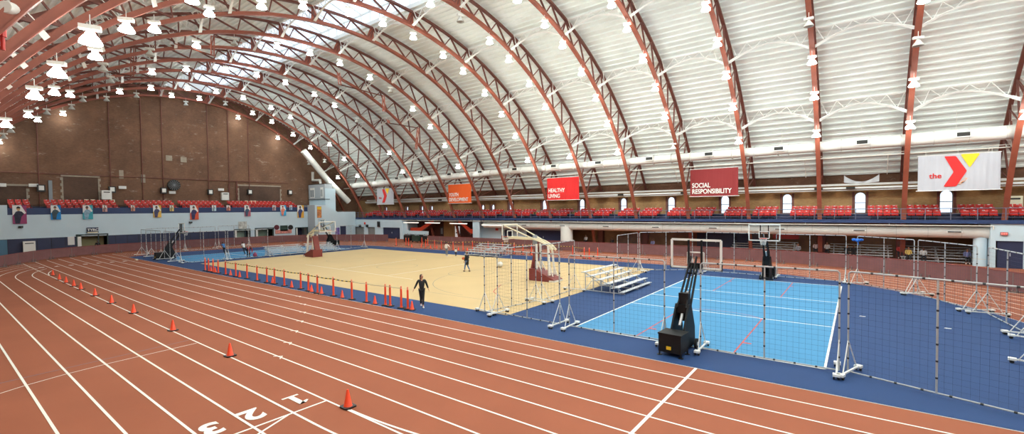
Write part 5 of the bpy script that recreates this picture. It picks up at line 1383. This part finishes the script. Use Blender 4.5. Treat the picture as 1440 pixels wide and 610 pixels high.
# facing: local +x; hall image-left is +X hall = blender -x
person(B(18.15, 15.95, 0.01), rad(-35), 1.76, 'person in black top and leggings walking beside the near orange posts', dict(elL=(-0.05, 0.27, 1.16), wrL=(0.06, 0.33, 0.96), elR=(-0.06, -0.28, 1.16), wrR=(0.0, -0.40, 0.96), knL=(0.14, 0.05, 0.50), anL=(0.20, 0.04, 0.09), knR=(0.0, -0.05, 0.50), anR=(-0.22, -0.03, 0.12), chest=(0.02, 0, 1.28)), long_hair=True, head_turn=rad(35), shoes=M_WHITEP)
person(B(25.4, 27.2, 0.014), rad(180), 1.68, 'person in long dark coat, jeans and cap crossing the tan court', dict(knL=(0.16, 0.08, 0.50), anL=(0.22, 0.08, 0.1), knR=(0.0, -0.08, 0.50), anR=(-0.24, -0.08, 0.12), elR=(0.02, -0.25, 1.16), wrR=(0.22, -0.2, 1.08)), top=M_BCLOTH, pants=mat('blue_jeans', lin(84, 110, 150), 0.8), coat=M_BCLOTH, hat=mat('tan_cap', lin(160, 140, 100), 0.8), shoes=M_BLACK)
bb = MB(); bb.ball((0, 0, 0.12), 0.12, None, 16, 12); o = bb.build('basketball', mat('orange_basketball', lin(196, 96, 50), 0.6), smooth=True, loc=B(25.62, 27.0, 1.0)); tag(o, 'orange ball carried by the person in the long coat', 'ball')
bb = MB(); bb.ball((0, 0, 0.25), 0.25, None, 16, 12); o = bb.build('exercise_ball', M_WHITEP, smooth=True, loc=B(26.9, 31.6, 0.02)); tag(o, 'white ball lying on the tan court right of the person in the coat', 'ball')
o.location = B(24.9, 30.9, 0.015)
person(B(35.7, 35.0, 0.014), rad(90), 1.6, 'person in white top and gray trousers by the far edge of the tan court', dict(elR=(0.05, -0.32, 1.3), wrR=(0.1, -0.42, 1.12)), top=M_WCLOTH, pants=mat('gray_trousers', lin(120, 124, 132), 0.8), hair=M_HAIRK)
person(B(34.6, 35.3, 0.014), rad(100), 0.95, 'toddler in white shirt beside the person in white', None, top=M_WCLOTH, pants=M_BCLOTH, hair=M_HAIRK, skin=M_SKIND)
RUN = dict(pel=(0, 0, 0.9), chest=(-0.10, 0, 1.25), waist=(-0.04, 0, 1.05), neck=(-0.16, 0, 1.42), head=(-0.18, 0, 1.55), shL=(-0.14, 0.16, 1.38), shR=(-0.14, -0.16, 1.38), elL=(-0.2, 0.25, 1.12), wrL=(-0.02, 0.25, 1.02), elR=(-0.22, -0.24, 1.12), wrR=(-0.05, -0.25, 1.0),
           hiL=(0, 0.08, 0.88), knL=(0.26, 0.1, 0.6), anL=(0.44, 0.1, 0.26), hiR=(0, -0.08, 0.88), knR=(0.1, -0.1, 0.48), anR=(0.26, -0.1, 0.09))
person(B(60.2, 22.2, 0.018), rad(20), 1.62, 'child in blue shirt running on the distant left court', RUN, top=mat('blue_shirt', lin(70, 130, 190), 0.8), pants=M_BCLOTH, hair=M_HAIRK, skin=M_SKIND, sleeve=0.6)
person(B(57.7, 23.4, 0.018), rad(20), 1.66, 'child in white shirt running on the distant left court', RUN, top=M_WCLOTH, pants=M_BCLOTH, hair=M_HAIRK, skin=M_SKIND, sleeve=0.6)
BEND = dict(pel=(-0.12, 0, 0.9), waist=(-0.02, 0, 1.0), chest=(0.18, 0, 1.08), neck=(0.36, 0, 1.06), head=(0.48, 0, 1.02), shL=(0.3, 0.17, 1.02), shR=(0.3, -0.17, 1.02), elL=(0.34, 0.2, 0.74), wrL=(0.42, 0.12, 0.5), elR=(0.34, -0.2, 0.74), wrR=(0.42, -0.12, 0.5), hiL=(-0.12, 0.09, 0.86), hiR=(-0.12, -0.09, 0.86), knL=(0.0, 0.12, 0.48), anL=(-0.06, 0.13, 0.09), knR=(0, -0.12, 0.48), anR=(-0.06, -0.13, 0.09))
person(B(54.6, 22.6, 0.018), rad(10), 1.75, 'person in red top bending down on the distant left court', BEND, top=mat('red_shirt', lin(196, 40, 30), 0.8), pants=M_BCLOTH, hair=M_HAIRK, skin=M_SKIND, shoes=M_BLACK)
mb = MB(); mb.ball((0, 0, 0.26), 0.26, None, 12, 8, (1.1, 0.8, 1)); mb.tube([(0.0, -0.1, 0.48), (0, 0, 0.6), (0, 0.1, 0.48)], 0.02, 6)
tag(mb.build('backpack', mat('pink_backpack', lin(170, 80, 110), 0.7), smooth=True, loc=B(53.7, 22.9, 0.018)), 'pinkish bag on the floor at the hands of the person in red', 'bag')
SIT = dict(pel=(0, 0, 0.55), waist=(0, 0, 0.68), chest=(0.03, 0, 0.9), neck=(0.05, 0, 1.09), head=(0.09, 0, 1.22), shL=(0.03, 0.17, 1.04), shR=(0.03, -0.17, 1.04), elL=(0.08, 0.22, 0.78), wrL=(0.3, 0.14, 0.68), elR=(0.08, -0.22, 0.78), wrR=(0.3, -0.14, 0.68), hiL=(0.02, 0.09, 0.53), hiR=(0.02, -0.09, 0.53), knL=(0.44, 0.12, 0.52), knR=(0.44, -0.12, 0.52), anL=(0.42, 0.12, 0.10), anR=(0.42, -0.12, 0.10))
SITTERS = [(1278, 'yellow', lin(226, 196, 110), 0), (1299, 'white', lin(225, 225, 225), 0), (1361, 'gray blue', lin(120, 124, 170), 0), (1266, 'red and white', lin(190, 60, 60), 1), (1163, 'white', lin(225, 225, 225), 1), (1147, 'pale pink', lin(210, 190, 190), 1), (1191, 'black', lin(30, 30, 34), 0), (1200.5, 'black', lin(30, 30, 34), 0), (1122, 'gray', lin(150, 150, 160), 0), (917, 'gray', lin(130, 130, 170), 0), (823, 'white', lin(225, 225, 225), 1), (860, 'black', lin(30, 30, 34), 0)]
for k, (px, c, col, up_) in enumerate(SITTERS):
    Y = 53.9 + 0.55 * up_; xx, zz = backY(px, 350, Y)
    person(B(xx, Y + 0.28, 0.2 * up_ - 0.0), rad(-90), 1.7, 'seated person in %s top behind the barrier, %s sitter from the right' % (c, ordn(sorted([q[0] for q in SITTERS], reverse=True).index(px) + 1)), SIT, top=mat('top_%d' % k, col, 0.8), pants=M_BCLOTH, hair=M_HAIRK, skin=M_SKIND if k % 2 else M_SKIN, fingers=False, grp='people sitting under the long balcony')
    if px < 1000:
        mb = MB(); mb.box((-0.25, -0.1, 0), (0.25, 0.35, 0.46)); tag(mb.build('wooden_bench', mat('bench_wood', lin(120, 84, 56), 0.7), loc=B(xx, Y + 0.25, 0)), 'short bench under the %s sitter from the right' % ordn(sorted([q[0] for q in SITTERS], reverse=True).index(px) + 1), 'bench')
# person behind the kiosk rail
Y, z = backX(137, 340, 77.3); person(B(77.2, Y, 0), 0, 1.7, 'dark clothed person standing at the kiosk window behind the left barrier', None, skin=M_SKIND, hair=M_HAIRK, fingers=False)

# ================================================================== SMALL THINGS
# blue ribbon knot on one net post
xx, zz = backY(1205.5, 335.5, 36.5)
mb = MB(); mb.ball((0, 0, 0), 0.12, None, 8, 6); mb.ball((0.18, 0, 0.03), 0.11, None, 8, 6, (1.2, 0.5, 0.8)); mb.ball((-0.18, 0, 0.03), 0.11, None, 8, 6, (1.2, 0.5, 0.8)); mb.bar((0, 0, 0), (0.05, 0, -0.3), 0.04)
tag(mb.build('blue_ribbon', mat('bright_blue_ribbon', lin(40, 120, 220), 0.6), smooth=True, loc=B(0.0, 36.5, 2.86)), 'bright blue ribbon tied to a net post right of the far hoop', 'ribbon')
# scraps on the blue floor
for px, py, lab in ((1212, 445, 'smaller, left'), (1332, 462, 'larger, right')):
    d = fw + rr * (px - 720) / f_px - uu * (py - cyy) / f_px; t = -5.1 / d.z
    mb = MB(); mb.prism([(-0.1, -0.05, 0), (0.12, -0.04, 0), (0.14, 0.05, 0), (-0.06, 0.07, 0)], (0, 0, 0.012)); tag(mb.build('paper_scrap', M_WHITEP, loc=B(d.x * t, d.y * t, 0.01)), 'white paper scrap on the dark blue floor at the right, %s one' % lab, 'paper scrap')
mb = MB(); mb.prism([(-0.2, -0.1, 0), (0.2, -0.1, 0), (0.2, 0.1, 0), (-0.2, 0.1, 0)], (0, 0, 0.1)); tag(mb.build('floor_marker', M_CREAM, loc=B(62.4, 14.4, 0)), 'small cream marker on the outer sprint lane at the far left', 'marker')
# white round speaker and red pipe in the top left corner
xx = AX(4); Y, z = backX(13, 13, xx)
o = empty('hanging_speaker', B(xx, Y, z), rad(-35), label='round white hanging speaker in the upper left corner', cat='speaker')
mb = MB(); mb.tube([(0, 0, 0), (0.15, 0, 0)], 0.2, 20, rs=[0.2, 0.13]); mb.build('cone', M_WHITEP, o, smooth=True); mb = MB(); mb.ball((-0.02, 0, 0), 0.03, None, 8, 6); mb.build('driver', M_BLACK, o)
mb = MB(); mb.bar((0.1, 0, 0.35), (0.1, 0, 1.6), 0.04); mb.build('bracket', M_BLACKM, o)
Y2_, z2_ = backX(2, 20, xx); mb = MB(); mb.tube([(0, 0, -0.8), (0, 0, 3)], 0.04, 8); mb.lathe([(0.0, -0.5), (0.07, -0.5), (0.07, -0.2), (0.0, -0.2)], n=8); tag(mb.build('red_pipe', mat('bright_red_pipe', lin(180, 40, 30), 0.5), loc=B(xx, Y2_, z2_)), 'bright red vertical pipe at the left picture edge', 'pipe')
# equipment trolley in the fence gap
for k, (X, lab, m) in enumerate(((57.6, 'left', M_BLACK), (55.6, 'middle', mat('dark_green_bin', lin(40, 60, 50), 0.6)), (53.6, 'right', M_BLACK))):
    o = empty('equipment_cart', B(X, 48.0, 0), label='dark equipment cart in the gap of the far barrier, %s one' % lab, cat='cart', group='dark carts in the barrier gap')
    mb = MB(); mb.box((-0.7, -0.4, 0.2), (0.7, 0.4, 1.1)); mb.build('bin', m, o)
    mb = MB(); mb.ball((-0.2, 0, 1.15), 0.2); mb.ball((0.25, 0.1, 1.15), 0.18); mb.build('load', M_GRAYW, o, smooth=True)
    for x in (-0.55, 0.55):
        mb = MB(); mb.tube([(x, -0.35, 0.1), (x, -0.3, 0.1)], 0.1, 10); mb.build('wheel', M_RUBBER, o)
        mb = MB(); mb.tube([(x, 0.3, 0.1), (x, 0.35, 0.1)], 0.1, 10); mb.build('wheel', M_RUBBER, o)

# ================================================================== WORLD, VIEW
wd = bpy.data.worlds.new('world'); S.world = wd; wd.use_nodes = True
bg = wd.node_tree.nodes['Background']; bg.inputs['Color'].default_value = (0.80, 0.91, 1.0, 1); bg.inputs['Strength'].default_value = 3.2
S.view_settings.view_transform = 'Standard'; S.view_settings.look = 'None'; S.view_settings.gamma = 1; S.view_settings.use_curve_mapping = False
S.view_settings.exposure = -0.95
S.cycles.use_denoising = True
S.cycles.max_bounces = 6; S.cycles.diffuse_bounces = 4; S.cycles.glossy_bounces = 2; S.cycles.transparent_max_bounces = 12; S.cycles.transmission_bounces = 2
S.cycles.sample_clamp_indirect = 8.0; S.cycles.use_light_tree = True
S.cycles.caustics_reflective = False; S.cycles.caustics_refractive = False
